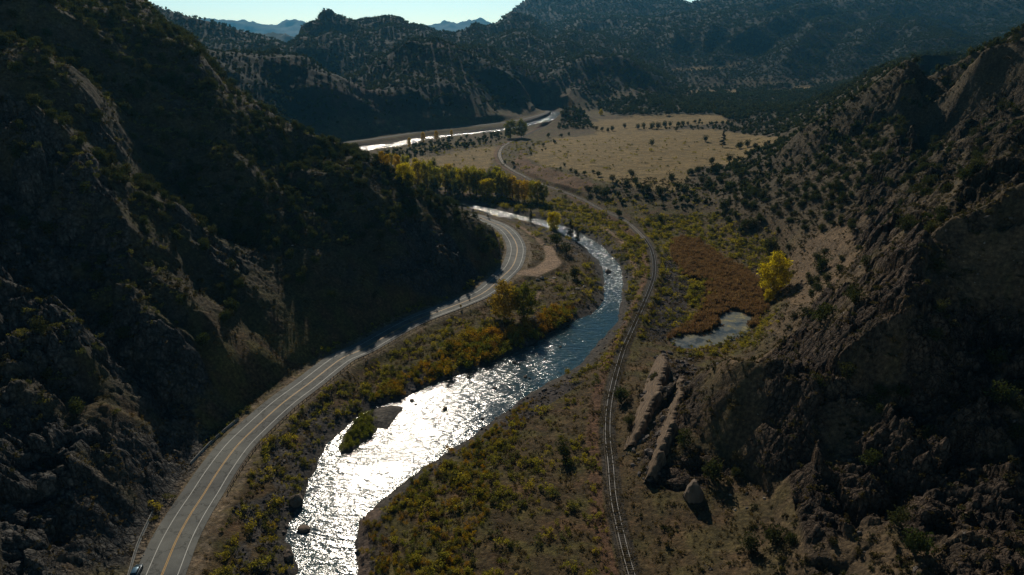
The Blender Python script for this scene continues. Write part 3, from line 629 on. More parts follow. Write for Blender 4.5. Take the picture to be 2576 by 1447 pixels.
slope_sc = inpoly(QX, QY, [(2250, 470), (2120, 560), (1990, 640), (1985, 760), (1990, 800), (2080, 760), (2170, 640), (2250, 560)]) * 1.0
for _ in range(4): slope_sc = blur(slope_sc)
Cc = mixc(Cc, slope_sc * .8 * (1 - ROCK), (.155, .112, .07))
terr = inpoly(QX, QY, [(1310, 380), (1340, 415), (1430, 440), (1500, 468), (1480, 485), (1400, 462), (1330, 440), (1290, 415)]) * 1.0
Cc = mixc(Cc, terr * .7, (.17, .10, .06))
Cc = mixc(Cc, (driv < 9) * (driv > -2) * smooth(9, 2, driv), (.075, .07, .062))
bar = (disl < 1) * 1.0
Cc = mixc(Cc, bar, (.10, .095, .085))
gb = inpoly(QX, QY, [(895, 2100), (900, 1300), (945, 1262), (960, 1280), (930, 1350), (925, 2100)]) * 1.0
Cc = mixc(Cc, gb, (.13, .10, .08))
rip = ((dra > 9) & (driv > 1) & (ddr < 40) & (driv < 14) & (sdr > 0)) * smooth(0, .25, nA + .15)
Cc = mixc(Cc, rip, (.075, .07, .065))
rip2 = ((dra_ > 6) & (srl < 0) & (dra_ < 20) & (QY > 640) & (QY < 860)) | (inpoly(QX, QY, [(1300, 1000), (1420, 955), (1470, 960), (1380, 1020), (1290, 1085), (1250, 1075)]))
Cc = mixc(Cc, rip2 * .9, (.06, .055, .055))
Cc = mixc(Cc, (dmar < 4) * smooth(4, 0, dmar), (.13, .092, .055))
edge = (ddr > 6.6) & (ddr < 9.8)
Cc = mixc(Cc, smooth(11, 8.2, ddr) * (.6 + nC), (.21, .17, .12))
Cc = mixc(Cc, smooth(1.5, -.5, dpl), (.30, .22, .15))
Cc = mixc(Cc, smooth(3.0, 2.2, dra_), (.07, .062, .05))
Cc = mixc(Cc, smooth(2.8, 3.4, dra_) * smooth(8, 5.5, dra_) * (srl > 0) * .7, (.15, .085, .055))
# dirt tracks worn beside the pull-off and over the point
for L, w in (([(1368, 618), (1350, 600), (1330, 585), (1310, 572)], 1.6), ([(1395, 700), (1385, 712), (1362, 722), (1352, 742), (1345, 760)], .7), ([(1340, 690), (1370, 700), (1400, 702)], .7), ([(1500, 560), (1560, 600), (1590, 640), (1600, 690)], 1.4)):
    pts = [P(x, y, -1)[:2] for x, y in L]; d = sub(lambda x, y: polydist(x, y, pts)[0]); Cc = mixc(Cc, smooth(w * 1.6, w * .6, d), (.24, .17, .11))
# split the ground into its regions (every quad belongs to one)
reg = np.zeros(X.shape, int)
reg[(hillness > .25) & (AZ < .01) & (RRg < 1000) & (X < 40)] = 1
reg[(hs_r > .6) & (RRg < 1150)] = 2
reg[(mount > .3) | (RRg > 1900)] = 3
NY, NX = X.shape
idx = np.arange(NY * NX).reshape(NY, NX)
quads = np.stack([idx[:-1, :-1], idx[:-1, 1:], idx[1:, 1:], idx[1:, :-1]], -1).reshape(-1, 4)
qreg = reg[:-1, :-1].ravel()
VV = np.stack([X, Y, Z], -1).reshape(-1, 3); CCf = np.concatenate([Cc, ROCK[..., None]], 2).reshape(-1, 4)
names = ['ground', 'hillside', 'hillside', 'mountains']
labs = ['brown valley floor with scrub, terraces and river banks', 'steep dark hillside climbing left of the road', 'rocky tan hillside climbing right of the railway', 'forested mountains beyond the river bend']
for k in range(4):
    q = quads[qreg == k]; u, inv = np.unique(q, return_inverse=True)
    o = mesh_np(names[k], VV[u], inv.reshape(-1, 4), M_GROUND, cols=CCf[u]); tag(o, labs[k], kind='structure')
# distant blue ranges and the plain below them, one thick sheet of ground reaching the horizon
def far_range(px, dist, seed, name):
    xs = np.linspace(-1.35, 1.35, 900); px = sorted(px)
    el = np.interp(np.tan(xs), [(p[0] - 1288) / FPX / (CP - (p[1] - 723.5) / FPX * SP) for p in px], [CAMH + dist * (-SP - (p[1] - 723.5) / FPX * CP) / math.hypot((p[0] - 1288) / FPX, CP - (p[1] - 723.5) / FPX * SP) for p in px])
    rows = []
    for j, k in enumerate(np.linspace(-1, 1, 61)):
        d = dist * (1 + .22 * k); xx = d * np.sin(xs); yy = d * np.cos(xs)
        h = el * (1 - abs(k) ** 1.2) + ridged(xx / (dist * .05), yy / (dist * .05), 5, seed) * dist * .012 * (1 - abs(k)) * (abs(k) > .02) - 60 * abs(k)
        rows.append(np.stack([xx, yy, h], 1))
    V = np.concatenate(rows); n = len(xs); i = np.arange(60)[:, None] * n + np.arange(n - 1)[None]
    F = np.stack([i, i + 1, i + n + 1, i + n], -1).reshape(-1, 4)
    tag(mesh_np(name, V, F, simple('blue range forest', (.06, .07, .05), .95, .05, 0, .4, .004)), 'pale blue mountain range on the horizon', kind='structure')
far_range([(0, 70), (450, 60), (550, 60), (600, 62), (650, 73), (700, 76), (720, 68), (740, 62), (757, 61), (800, 70), (1000, 85), (1095, 76), (1130, 64), (1150, 70), (1180, 67), (1210, 60), (1240, 68), (1300, 80), (1500, 60), (2576, 30)], 13000, 301, 'mountains')
far_range([(-100, 20), (300, 40), (480, 90), (600, 95), (690, 97), (720, 100), (800, 118), (2576, 130)], 5200, 305, 'mountains')
V = [(-40000, -2000, -60), (40000, -2000, -60), (40000, 50000, -60), (-40000, 50000, -60)]
tag(mesh_np('plain', V, [(0, 1, 2, 3)], simple('plain soil', (.07, .065, .045), .95, .05, 0, .3, .002)), 'dark plain reaching the horizon', kind='structure')
# ------------------------------------------------------------------ river and pond
def grid_poly(poly_l, poly_r, z, n=3):
    pass
xs = np.arange(-330, 160, 2.5); ys = np.arange(10, 1420, 2.5)
gx, gy = np.meshgrid(xs, ys)
dr_ = np.minimum(sdf(gx, gy, river_poly), polydist(gx, gy, far_riv, far_wid)[0] - polydist(gx, gy, far_riv, far_wid)[2])
ok = dr_ < 7
ii = np.arange(gx.size).reshape(gx.shape)
qd = np.stack([ii[:-1, :-1], ii[:-1, 1:], ii[1:, 1:], ii[1:, :-1]], -1)[(ok[:-1, :-1] & ok[1:, 1:] & ok[1:, :-1] & ok[:-1, 1:])]
u, inv = np.unique(qd, return_inverse=True)
wv = np.stack([gx, gy, wlevel(np.hypot(gx, gy))], -1).reshape(-1, 3)[u]
tag(mesh_np('river', wv, inv.reshape(-1, 4), M_WATER), 'sunlit rippled river winding between the road and the railway', kind='structure')
def pond_mat():
    m, nt, b = mat('pond water with algae', .25, .4)
    ge = N_(nt, 'ShaderNodeNewGeometry'); pos = ge.outputs['Position']
    n = noise_node(nt, .16, 6, .62, pos)
    r = ramp(nt, n.outputs[0], [(.42, (.035, .045, .042)), (.52, (.07, .08, .06)), (.58, (.10, .105, .07)), (.62, (.24, .21, .10)), (.7, (.27, .24, .12))])
    rr_ = ramp(nt, n.outputs[0], [(.42, (.35, .35, .35)), (.6, (.9, .9, .9))])
    nt.links.new(r.outputs[0], b.inputs['Base Color']); nt.links.new(rr_.outputs[0], b.inputs['Roughness'])
    return m
xs = np.arange(60, 140, 1.5); ys = np.arange(255, 325, 1.5); gx, gy = np.meshgrid(xs, ys); ok = sdf(gx, gy, pond) < 3
ii = np.arange(gx.size).reshape(gx.shape); qd = np.stack([ii[:-1, :-1], ii[:-1, 1:], ii[1:, 1:], ii[1:, :-1]], -1)[(ok[:-1, :-1] & ok[1:, 1:] & ok[1:, :-1] & ok[:-1, 1:])]
u, inv = np.unique(qd, return_inverse=True); wv = np.stack([gx, gy, np.full(gx.shape, MZ + .02)], -1).reshape(-1, 3)[u]
tag(mesh_np('pond', wv, inv.reshape(-1, 4), pond_mat()), 'grey green pond with yellow algae beside the reeds', kind='structure')
# ------------------------------------------------------------------ road
def asphalt():
    m, nt, b = mat('asphalt', .9, .15)
    ge = N_(nt, 'ShaderNodeNewGeometry'); n = noise_node(nt, .25, 5, .6, ge.outputs['Position']); n2 = noise_node(nt, 6, 2, .6, ge.outputs['Position'])
    r = ramp(nt, n.outputs[0], [(.3, (.13, .132, .12)), (.7, (.18, .182, .165))]); r2 = ramp(nt, n2.outputs[0], [(.3, (.8, .8, .8)), (.7, (1.2, 1.2, 1.2))])
    wv = N_(nt, 'ShaderNodeTexVoronoi', feature='DISTANCE_TO_EDGE'); wv.inputs['Scale'].default_value = .13; wn = noise_node(nt, .5, 4, .6, ge.outputs['Position']); ad = N_(nt, 'ShaderNodeVectorMath', operation='MULTIPLY_ADD'); nt.links.new(wn.outputs['Color'], ad.inputs[0]); ad.inputs[1].default_value = (4, 4, 4); nt.links.new(ge.outputs['Position'], ad.inputs[2]); nt.links.new(ad.outputs[0], wv.inputs['Vector'])
    ck = ramp(nt, wv.outputs['Distance'], [(0, (.5, .5, .5)), (.02, (.9, .9, .9)), (.05, (1, 1, 1))]); n5 = noise_node(nt, .045, 4, .65, ge.outputs['Position']); r5 = ramp(nt, n5.outputs[0], [(.35, (.78, .78, .8)), (.6, (1.12, 1.12, 1.1))])
    nt.links.new(mul(nt, mul(nt, mul(nt, r.outputs[0], r2.outputs[0]), ck.outputs[0]), r5.outputs[0]), b.inputs['Base Color']); return m
M_ASPH = asphalt()
def ribbon(c, a, b, z, name, m, kind=None, parent=None, dash=None):
    n2 = normals2(c); mb = MB()
    A = np.column_stack([c + n2 * a, np.full(len(c), z)]); B = np.column_stack([c + n2 * b, np.full(len(c), z)])
    mb.quadstrip(B, A) ; return mb.build(name, m, parent)
o = ribbon(road_s, -6.6, 5.6, 0.0, 'road', M_ASPH); tag(o, 'grey two lane road curving round the hill', kind='structure')
def paint(c, name, w=.3): return simple(name, c, .6, .3, 0, .18, .9)
M_WHT = paint((.5, .5, .45), 'white road paint'); M_YEL = paint((.55, .30, .05), 'yellow road paint')
tag(ribbon(road_s, -3.82, -3.64, .006, 'road_marking', M_WHT), 'white edge line on the hill side of the road', kind='structure')
tag(ribbon(road_s, 3.64, 3.82, .006, 'road_marking', M_WHT), 'white edge line on the river side of the road', kind='structure')
mb = MB(); n2 = normals2(road_s)
for a, b in ((-.24, -.09), (.09, .24)):
    mb.quadstrip(np.column_stack([road_s + n2 * b, np.full(len(road_s), .006)]), np.column_stack([road_s + n2 * a, np.full(len(road_s), .006)]))
tag(mb.build('road_marking', M_YEL), 'double yellow centre line of the road', kind='structure')
tag(ribbon(roadf_s, -3.6, 3.6, 2.05, 'road', simple('far asphalt', (.16, .155, .14), .95, .05)), 'distant stretch of road along the far river bank', kind='structure')
# ------------------------------------------------------------------ haze
def haze():
    mb = MB(); mb.box((0, 8000, 950), 44000, 20000, 2100)
    m = bpy.data.materials.new('thin blue air'); m.use_nodes = True; nt = m.node_tree; nt.nodes.clear()
    v = nt.nodes.new('ShaderNodeVolumePrincipled'); v.inputs['Color'].default_value = (.13, .5, .85, 1); v.inputs['Density'].default_value = HAZE; v.inputs['Anisotropy'].default_value = .35
    oo = nt.nodes.new('ShaderNodeOutputMaterial'); nt.links.new(v.outputs[0], oo.inputs['Volume'])
    tag(mb.build('haze', m), 'thin blue air between the near hills and far ranges', kind='stuff')
HAZE = 4.0e-5
haze()
#__PART3__
# ------------------------------------------------------------------ guardrails, barriers, signs
def chain_between(c, pa, pb):
    i = int(np.argmin(np.hypot(*(c - pa).T))); j = int(np.argmin(np.hypot(*(c - pb).T))); return c[min(i, j):max(i, j) + 1]
def offset3(c, a, z): n = normals2(c); return np.column_stack([c + n * a, np.full(len(c), z)])
M_STEEL = simple('weathered steel', (.07, .052, .042), .6, .4, .3, .35, 1.5)
M_POST = simple('rusty posts', (.05, .04, .033), .8, .2, 0, .3, 2)
def guardrail(c, off, label, step):
    path = offset3(c, off, 0); g = thing('guardrail', label, 'guardrail', tuple(path[0]))
    path = path - path[0]
    mb = MB(); mb.sweep(path, [(-.02, .46), (-.07, .53), (.0, .60), (-.07, .67), (-.02, .76), (.04, .76), (.0, .67), (.06, .60), (.0, .53), (.04, .46)]); mb.build('rail', M_STEEL, g)
    s = np.concatenate([[0], np.cumsum(np.hypot(*np.diff(path[:, :2], axis=0).T))]); q = np.arange(.5, s[-1], step)
    first = None
    for d in q[:100]:
        x = float(np.interp(d, s, path[:, 0])); y = float(np.interp(d, s, path[:, 1]))
        if first is None:
            mb = MB(); mb.box((.12, 0, .2), .16, .2, 1.2); first = mb.build('post', M_POST, g); first.location = (x, y, 0)
        else:
            o = first.copy(); COL.objects.link(o); o.location = (x, y, 0)
guardrail(chain_between(road_s, P(567, 1245)[:2], P(1255, 722)[:2]), 6.5, 'long dark steel guardrail on posts between the road and the river bank', 2.5)
gr2 = chain_between(road_s, np.array([-90., 528.]), P(1290, 590)[:2]); guardrail(gr2[:-12], 6.5, 'far steel guardrail where the road disappears behind the hill', 4.0)
M_CONC = simple('weathered concrete', (.25, .25, .23), .9, .2, 0, .25, 1.2)
for (a, b), lab in ((((600, 1055), (478, 1170)), 'grey concrete barrier at the foot of the cliff, farther one of two'), (((385, 1290), (318, 1470)), 'grey concrete barrier at the foot of the cliff, nearer one beside the blue car')):
    cc = spline([P(*a)[:2], (P(*a)[:2] + P(*b)[:2]) / 2 + np.array([-.8, 0]), P(*b)[:2]], 1.5)
    z = float(np.mean(ground(cc[:, 0], cc[:, 1]))); path = np.column_stack([cc, np.full(len(cc), max(z, 0) - .1)])
    t = thing('concrete_barrier', lab, 'barrier', tuple(path[0])); path = path - path[0]
    for k in range(0, len(path) - 2, 2):
        mb = MB(); seg = path[k:k + 3] * 1.0; seg[-1] = seg[-2] + (seg[-1] - seg[-2]) * .96
        mb.sweep(seg, [(-.3, 0), (-.3, .12), (-.13, .35), (-.09, .85), (.09, .85), (.13, .35), (.3, .12), (.3, 0)]); mb.build('segment', M_CONC, t)
def sign(px, lab, col, w, h, zt, name):
    p = P(*px); t = thing(name, lab, 'road sign', (p[0], p[1], -.1), math.atan2(-p[0], p[1]) + .25)
    mb = MB(); mb.box((0, 0, zt / 2), .07, .07, zt); mb.build('post', M_POST, t)
    mb = MB(); n = 0
    mb.v = [(-w / 2, -.05, zt - h), (w / 2, -.05, zt - h), (w / 2, -.05, zt), (-w / 2, -.05, zt), (-w / 2, -.08, zt - h), (w / 2, -.08, zt - h), (w / 2, -.08, zt), (-w / 2, -.08, zt)]
    mb.f = [(3, 2, 1, 0), (4, 5, 6, 7), (0, 1, 5, 4), (1, 2, 6, 5), (2, 3, 7, 6), (3, 0, 4, 7)]; mb.build('panel', simple('sign face ' + name, col, .5, .4, 0, .08), t)
    if zt > 2:
        mb = MB()
        for sgn, z0_, z1_ in ((1, zt - h / 2, zt - h * .12), (-1, zt - h / 2, zt - h * .88)):
            mb.v += [(-.3, -.086, z0_), (-.05, -.086, z0_), (.3, -.086, z1_), (.05, -.086, z1_)]; n = len(mb.v) - 4
            mb.f.append((n, n + 1, n + 2, n + 3) if sgn > 0 else (n + 3, n + 2, n + 1, n))
        mb.build('chevron', simple('sign black', (.02, .02, .02), .6), t)
sign((1159, 778), 'small yellow curve sign standing behind the guardrail', (.62, .33, .03), 1.0, 1.25, 2.5, 'curve_sign')
sign((1261, 712), 'small dark marker post at the end of the long guardrail', (.03, .03, .03), .5, .6, 1.5, 'marker_post')
# ------------------------------------------------------------------ railway
rl = thing('railway_track', 'single railway track curving between the river and the right hillside', 'railway track')
M_RAIL = simple('rail steel', (.38, .36, .33), .4, .5, .7, .15, .3); M_TIE = simple('old sleepers', (.085, .072, .055), .9, .1, 0, .3, 1)
rs = chain_between(rail_s, np.array(rail_c[-1]), P(1320, 341, RAILZ)[:2])
if np.hypot(*rs[0]) > np.hypot(*rs[-1]): rs = rs[::-1]
for a in (-.75, .75):
    mb = MB(); mb.sweep(offset3(rs, a, RAILZ - .2), [(-.07, 0), (-.045, .17), (.045, .17), (.07, 0)]); mb.build('rail', M_RAIL, rl)
mb = MB(); mb.sweep(offset3(rs, 0, RAILZ - .5), [(-1.9, -.2), (-1.35, .2), (1.35, .2), (1.9, -.2)], True); mb.build('ballast_bed', simple('ballast', (.15, .125, .09), .95, .1, 0, .5, 1.1, .6), rl)
s_ = np.concatenate([[0], np.cumsum(np.hypot(*np.diff(rs, axis=0).T))]); q = np.arange(0, 330, .75); n_ = normals2(rs); first = None; rest = MB()
cx_ = np.interp(q, s_, rs[:, 0]); cy_ = np.interp(q, s_, rs[:, 1]); nx_ = np.interp(q, s_, n_[:, 0]); ny_ = np.interp(q, s_, n_[:, 1])
inview = project(cx_, cy_, np.zeros(len(q)))[1] < 1460
k0 = 0
for x, y, a, b, iv in zip(cx_, cy_, nx_, ny_, inview):
    rz = math.atan2(b, a)
    if iv and k0 < 100:
        k0 += 1
        if first is None:
            mb = MB(); mb.box((0, 0, 0), 2.6, .26, .16); first = mb.build('sleeper', M_TIE, rl); o = first
        else: o = first.copy(); COL.objects.link(o)
        o.location = (x, y, RAILZ - .25); o.rotation_euler = (0, 0, rz)
    elif iv: rest.box((x, y, RAILZ - .25), 2.6, .26, .16, rz)
tag(rest.build('sleepers', M_TIE, rl), kind='stuff')
# ------------------------------------------------------------------ car
def car():
    p = P(344, 1442); d = road_s[4] - road_s[2]; rz = math.atan2(d[1], d[0]) - math.pi / 2 - .04
    t = thing('parked_car', 'dark blue car on the left shoulder at the bottom edge of the photo', 'car', (p[0], p[1], .0), rz)
    Mb = simple('dark blue car paint', (.02, .05, .075), .25, .6, .2, .05); Mg = simple('car glass', (.015, .03, .04), .08, .8, 0, .05); Mt = simple('tyre rubber', (.015, .015, .015), .85)
    def loft(secs, name, m, par=t):
        mb = MB(); k = len(secs[0])
        for s in secs: mb.v += s
        for i in range(len(secs) - 1):
            for j in range(k): mb.f.append((i * k + j, i * k + (j + 1) % k, (i + 1) * k + (j + 1) % k, (i + 1) * k + j))
        mb.f += [tuple(reversed(range(k))), tuple((len(secs) - 1) * k + j for j in range(k))]
        o = mb.build(name, m, par, True); md = o.modifiers.new('b', 'BEVEL'); md.width = .05; md.segments = 2; return o
    def sec(y, w, z0, z1): return [(-w, y, z0), (w, y, z0), (w * 1.0, y, (z0 + z1) / 2), (w * .93, y, z1), (-w * .93, y, z1), (-w, y, (z0 + z1) / 2)]
    loft([sec(-2.3, .78, .4, .85), sec(-2.15, .9, .32, 1.0), sec(-1, .93, .3, 1.02), (sec(.7, .93, .3, 1.0)), sec(1.9, .88, .32, .88), sec(2.25, .75, .4, .72)], 'body', Mb)
    loft([sec(-2.0, .80, 1.0, 1.05), sec(-1.75, .74, 1.0, 1.45), sec(-.2, .72, 1.0, 1.52), sec(.45, .7, 1.0, 1.47), sec(1.15, .78, .98, 1.02)], 'cabin_glass', Mg)
    loft([[(-.62, -1.6, 1.47), (.62, -1.6, 1.47), (.62, -1.6, 1.53), (-.62, -1.6, 1.53)], [(-.6, -.2, 1.53), (.6, -.2, 1.53), (.6, -.2, 1.58), (-.6, -.2, 1.58)], [(-.58, .4, 1.47), (.58, .4, 1.47), (.58, .4, 1.53), (-.58, .4, 1.53)]], 'roof', simple('car roof with painted-in sky light', (.10, .20, .28), .3, .6, .3, .05))  # sky reflection on the dark roof is put into its paler base colour
    for sx in (-.85, .85):
        for sy in (-1.4, 1.4):
            mb = MB(); n = 16
            for xx in (-.11, .11): mb.v += [(xx, .33 * math.cos(2 * math.pi * i / n), .33 * math.sin(2 * math.pi * i / n)) for i in range(n)]
            mb.f = [(i, (i + 1) % n, n + (i + 1) % n, n + i) for i in range(n)] + [tuple(reversed(range(n))), tuple(range(n, 2 * n))]
            w = mb.build('wheel', Mt, t); w.location = (sx, sy, .33)
    for sx in (-.65, .65):
        for yy, nm, c in ((-2.27, 'tail_light', (.3, .02, .02)), (2.2, 'headlight', (.6, .6, .55))):
            mb = MB(); mb.box((sx, yy, .75), .3, .1, .14); mb.build(nm, simple(nm, c, .3), t)
car()
# ------------------------------------------------------------------ plants and stones: one of each kind first
rng = np.random.default_rng(7)
def foliage(name, cols, trans=.35, tint=(1, 1, .6)):
    m = bpy.data.materials.new(name); m.use_nodes = True; nt = m.node_tree; nt.nodes.clear()
    oi = N_(nt, 'ShaderNodeObjectInfo'); r = ramp(nt, oi.outputs['Random'], [(i / max(1, len(cols) - 1), c) for i, c in enumerate(cols)])
    ge = N_(nt, 'ShaderNodeNewGeometry'); rr2 = ramp(nt, ge.outputs['Random Per Island'], [(0, (.42, .42, .42)), (1, (1.4, 1.38, 1.3))])
    c = mul(nt, r.outputs[0], rr2.outputs[0])
    d = N_(nt, 'ShaderNodeBsdfDiffuse'); t = N_(nt, 'ShaderNodeBsdfTranslucent'); mx = N_(nt, 'ShaderNodeMixShader'); mx.inputs[0].default_value = trans
    tt = N_(nt, 'ShaderNodeMix', data_type='RGBA', blend_type='MULTIPLY'); tt.inputs[0].default_value = 1; tt.inputs[7].default_value = (*tint, 1); nt.links.new(c, tt.inputs[6])
    nt.links.new(c, d.inputs[0]); nt.links.new(tt.outputs[2], t.inputs[0]); nt.links.new(d.outputs[0], mx.inputs[1]); nt.links.new(t.outputs[0], mx.inputs[2])
    o = N_(nt, 'ShaderNodeOutputMaterial'); nt.links.new(mx.outputs[0], o.inputs[0]); return m
def leaves(lobes, n, size, seed, shell=.55, flat=0.0):
    r = np.random.default_rng(seed); L = np.array(lobes, float); w = (L[:, 3] * L[:, 4] * L[:, 5]) ** .67; w /= w.sum()
    k = r.choice(len(L), n, p=w); d = r.normal(size=(n, 3)); d /= np.linalg.norm(d, axis=1)[:, None]
    rad = shell + (1 - shell) * r.random(n) ** .7
    rad *= 1 + .22 * np.sin(d[:, 0] * 5 + k) * np.cos(d[:, 1] * 6 - k) + .12 * r.normal(size=n)
    p = L[k, :3] + d * rad[:, None] * L[k, 3:6]
    a = r.normal(size=(n, 3)); a[:, 2] *= 1 - flat; a /= np.linalg.norm(a, axis=1)[:, None]; b = np.cross(a, r.normal(size=(n, 3))); b /= np.linalg.norm(b, axis=1)[:, None]
    s = size * (.6 + .8 * r.random(n))[:, None]
    V = np.stack([p - a * s, p - b * s * .55, p + a * s, p + b * s * .55], 1).reshape(-1, 3)
    V[:, 2] = np.maximum(V[:, 2], .02)
    return V, np.arange(n * 4).reshape(-1, 4)
def tube(pts, rads, n=6):
    V = []; F = []
    for i, (p, r_) in enumerate(zip(pts, rads)):
        t = np.array(pts[min(i + 1, len(pts) - 1)], float) - np.array(pts[max(i - 1, 0)], float); t /= np.linalg.norm(t); a = np.cross(t, (.3, 1, .1)); a /= np.linalg.norm(a); b = np.cross(t, a)
        for k in range(n): V.append(np.array(p) + r_ * (a * math.cos(6.283 * k / n) + b * math.sin(6.283 * k / n)))
    for i in range(len(pts) - 1):
        for k in range(n): F.append((i * n + k, i * n + (k + 1) % n, (i + 1) * n + (k + 1) % n, (i + 1) * n + k))
    return np.array(V), np.array(F)
def join(parts):
    V = []; F = []; n = 0
    for v, f in parts: V.append(v); F.append(f + n); n += len(v)
    return np.concatenate(V), np.concatenate(F)
def trunk(h, r0, lobes, seed, limbs=5):
    r = np.random.default_rng(seed); lean = r.normal(size=2) * h * .05
    parts = [tube([(0, 0, -.6), (lean[0] * .3, lean[1] * .3, h * .3), (lean[0], lean[1], h * .62), (lean[0] * 1.3, lean[1] * 1.3, h * .9)], [r0, r0 * .75, r0 * .42, r0 * .12], 7)]
    for l in lobes[:limbs]:
        z0_ = h * (.18 + .3 * r.random()); q = np.array(l[:3]); s = np.array([lean[0] * .5, lean[1] * .5, z0_]); parts.append(tube([s, s * .45 + q * .55 + (0, 0, -.08 * h), q], [r0 * .4, r0 * .25, r0 * .08], 5))
    return join(parts)
LIB = {}
M_BARK = simple('bark', (.09, .07, .055), .95, .1, 0, .3, 4)
def asset(kind, crown, trunkm, mats):
    """crown, trunk meshes (unlinked) and a joined one for the small copies"""
    a = mesh_np(kind, *crown, mats, link=False, smooth_=False)
    b = mesh_np(kind + '_trunk', *trunkm, M_BARK, link=False, smooth_=True) if trunkm is not None else None
    if b is not None:
        V, F = join([crown, trunkm]); j = mesh_np(kind, V, F, mats, link=False, smooth_=False); j.data.materials.append(M_BARK)
        mi = np.zeros(len(F), np.int32); mi[len(crown[1]):] = 1; j.data.polygons.foreach_set('material_index', mi)
    else: j = a
    LIB.setdefault(kind, []).append((a, b, j))
GREEN_J = foliage('juniper green', [(.040, .055, .020), (.065, .078, .028), (.05, .055, .025), (.08, .085, .035)], .38)
for i in range(4):
    r = np.random.default_rng(40 + i); lob = [(r.normal() * .8, r.normal() * .8, 1.2 + 2.6 * r.random(), .9 + .6 * r.random(), .9 + .6 * r.random(), .8 + .5 * r.random()) for _ in range(9)] + [(0, 0, 1.9, 1.4, 1.4, 1.5)]
    asset('juniper', leaves(lob, 760, .22, i), trunk(3.6, .2, lob, i), GREEN_J)
for i in range(3):
    r = np.random.default_rng(50 + i); lob = [(r.normal() * .7, r.normal() * .7, 1.2 + 2.2 * r.random(), 1.1, 1.1, 1.0) for _ in range(5)]
    asset('juniper_far', leaves(lob, 90, .62, i, .3), None, GREEN_J)
GREEN_P = foliage('pine green', [(.022, .032, .018), (.035, .045, .024)], .2)
for i in range(2):
    r = np.random.default_rng(60 + i); lob = []
    for z in np.linspace(2, 11.5, 11):
        w = 2.4 * (1 - (z - 1) / 12) + .25
        for k in range(4): a = r.random() * 6.283; lob.append((math.cos(a) * w * .6, math.sin(a) * w * .6, z + r.normal() * .2, w * .55, w * .55, .45))
    asset('pine', leaves(lob, 1100, .3, i, .3, .5), trunk(11.5, .28, lob[:6], i), GREEN_P)
for nm, cols, wide, low, nl in (('cottonwood', [(.42, .37, .035), (.32, .32, .04), (.50, .38, .03), (.22, .24, .04)], 3.9, 2.8, 2600), ('cottonwood_green', [(.16, .17, .04), (.11, .13, .035), (.20, .19, .04)], 4.4, 2.6, 2600), ('cottonwood_gold', [(.52, .36, .03), (.45, .30, .03)], 3.6, 2.6, 2200),
                            ('cottonwood_bright', [(.52, .43, .025), (.56, .47, .03)], 6.6, 1.4, 5200), ('cottonwood_orange', [(.34, .24, .04), (.30, .22, .035)], 6.6, 2.0, 4200), ('cottonwood_broad', [(.17, .18, .035), (.14, .15, .035)], 6.2, 2.0, 4200)):
    M = foliage(nm + ' leaves', cols, .58, (1, .95, .5))
    for i in range(3 if nm == 'cottonwood' else 2):
        r = np.random.default_rng(70 + i + len(nm)); lob = []
        for k in range(24):
            z = low + (13.6 - low) * (k / 23) ** .9 + r.normal() * .5; w = wide * math.sin(math.pi * min(1, max(.12, (z - low + 1.2) / 14.2))) ** .6; a = k * 2.4 + r.random(); q = .35 + .65 * r.random() ** .5
            lob.append((math.cos(a) * w * q * .75, math.sin(a) * w * q * .75, z, wide * (.3 + r.random() * .16), wide * (.3 + r.random() * .16), 1.3 + r.random() * .8))
        asset(nm, leaves(lob, nl, .36, i + 5, .3), trunk(13.5, .38, lob, i, 9), M)
def bush(nm, cols, n, size, w, h, variants=4, trans=.35, tint=(1, 1, .6)):
    M = foliage(nm + ' leaves', cols, trans, tint)
    for i in range(variants):
        r = np.random.default_rng(90 + i); lob = [(r.normal() * w * .38, r.normal() * w * .38, h * (.3 + .4 * r.random()), w * (.3 + .2 * r.random()), w * (.3 + .2 * r.random()), h * .38) for _ in range(5)]
        asset(nm, leaves(lob, n, size, i, .35), None, M)
bush('sagebrush', [(.14, .14, .055), (.19, .18, .06), (.11, .12, .05), (.22, .20, .055)], 130, .17, 1.5, 1.2)
bush('rabbitbrush', [(.38, .33, .045), (.28, .26, .05), (.45, .36, .05), (.19, .19, .04)], 140, .18, 1.7, 1.5, 4, .5)
bush('willow', [(.42, .30, .03), (.30, .26, .035), (.46, .26, .025), (.24, .23, .035), (.26, .14, .035)], 330, .2, 2.6, 3.0, 5, .5, (1, .9, .5))
bush('willow_green', [(.18, .20, .035), (.25, .25, .04), (.13, .15, .03)], 300, .2, 2.6, 2.8, 3, .45)
bush('scrub', [(.05, .052, .026), (.075, .07, .033), (.06, .05, .03), (.10, .08, .035)], 70, .24, 1.5, 1.1, 3)
bush('dry_tuft', [(.15, .11, .05), (.11, .085, .04), (.18, .135, .06), (.12, .075, .035)], 26, .16, .8, .5, 3)
def reeds():
    M = foliage('reed leaves', [(.21, .14, .085), (.27, .185, .10), (.16, .11, .065), (.28, .215, .11)], .5, (1, .85, .6))
    for i in range(3):
        r = np.random.default_rng(300 + i); n = 34; p = r.uniform(-.75, .75, (n, 2)); h = 1.5 + .8 * r.random(n); a = r.random(n) * 6.283; w = .07; ln = r.normal(size=(n, 2)) * .25
        c, s = np.cos(a) * w, np.sin(a) * w
        V = np.stack([np.column_stack([p[:, 0] - c, p[:, 1] - s, np.zeros(n)]), np.column_stack([p[:, 0] + c, p[:, 1] + s, np.zeros(n)]), np.column_stack([p[:, 0] + c * .6 + ln[:, 0], p[:, 1] + s * .6 + ln[:, 1], h]), np.column_stack([p[:, 0] - c * .6 + ln[:, 0], p[:, 1] - s * .6 + ln[:, 1], h])], 1).reshape(-1, 3)
        asset('reed', (V, np.arange(n * 4).reshape(-1, 4)), None, M)
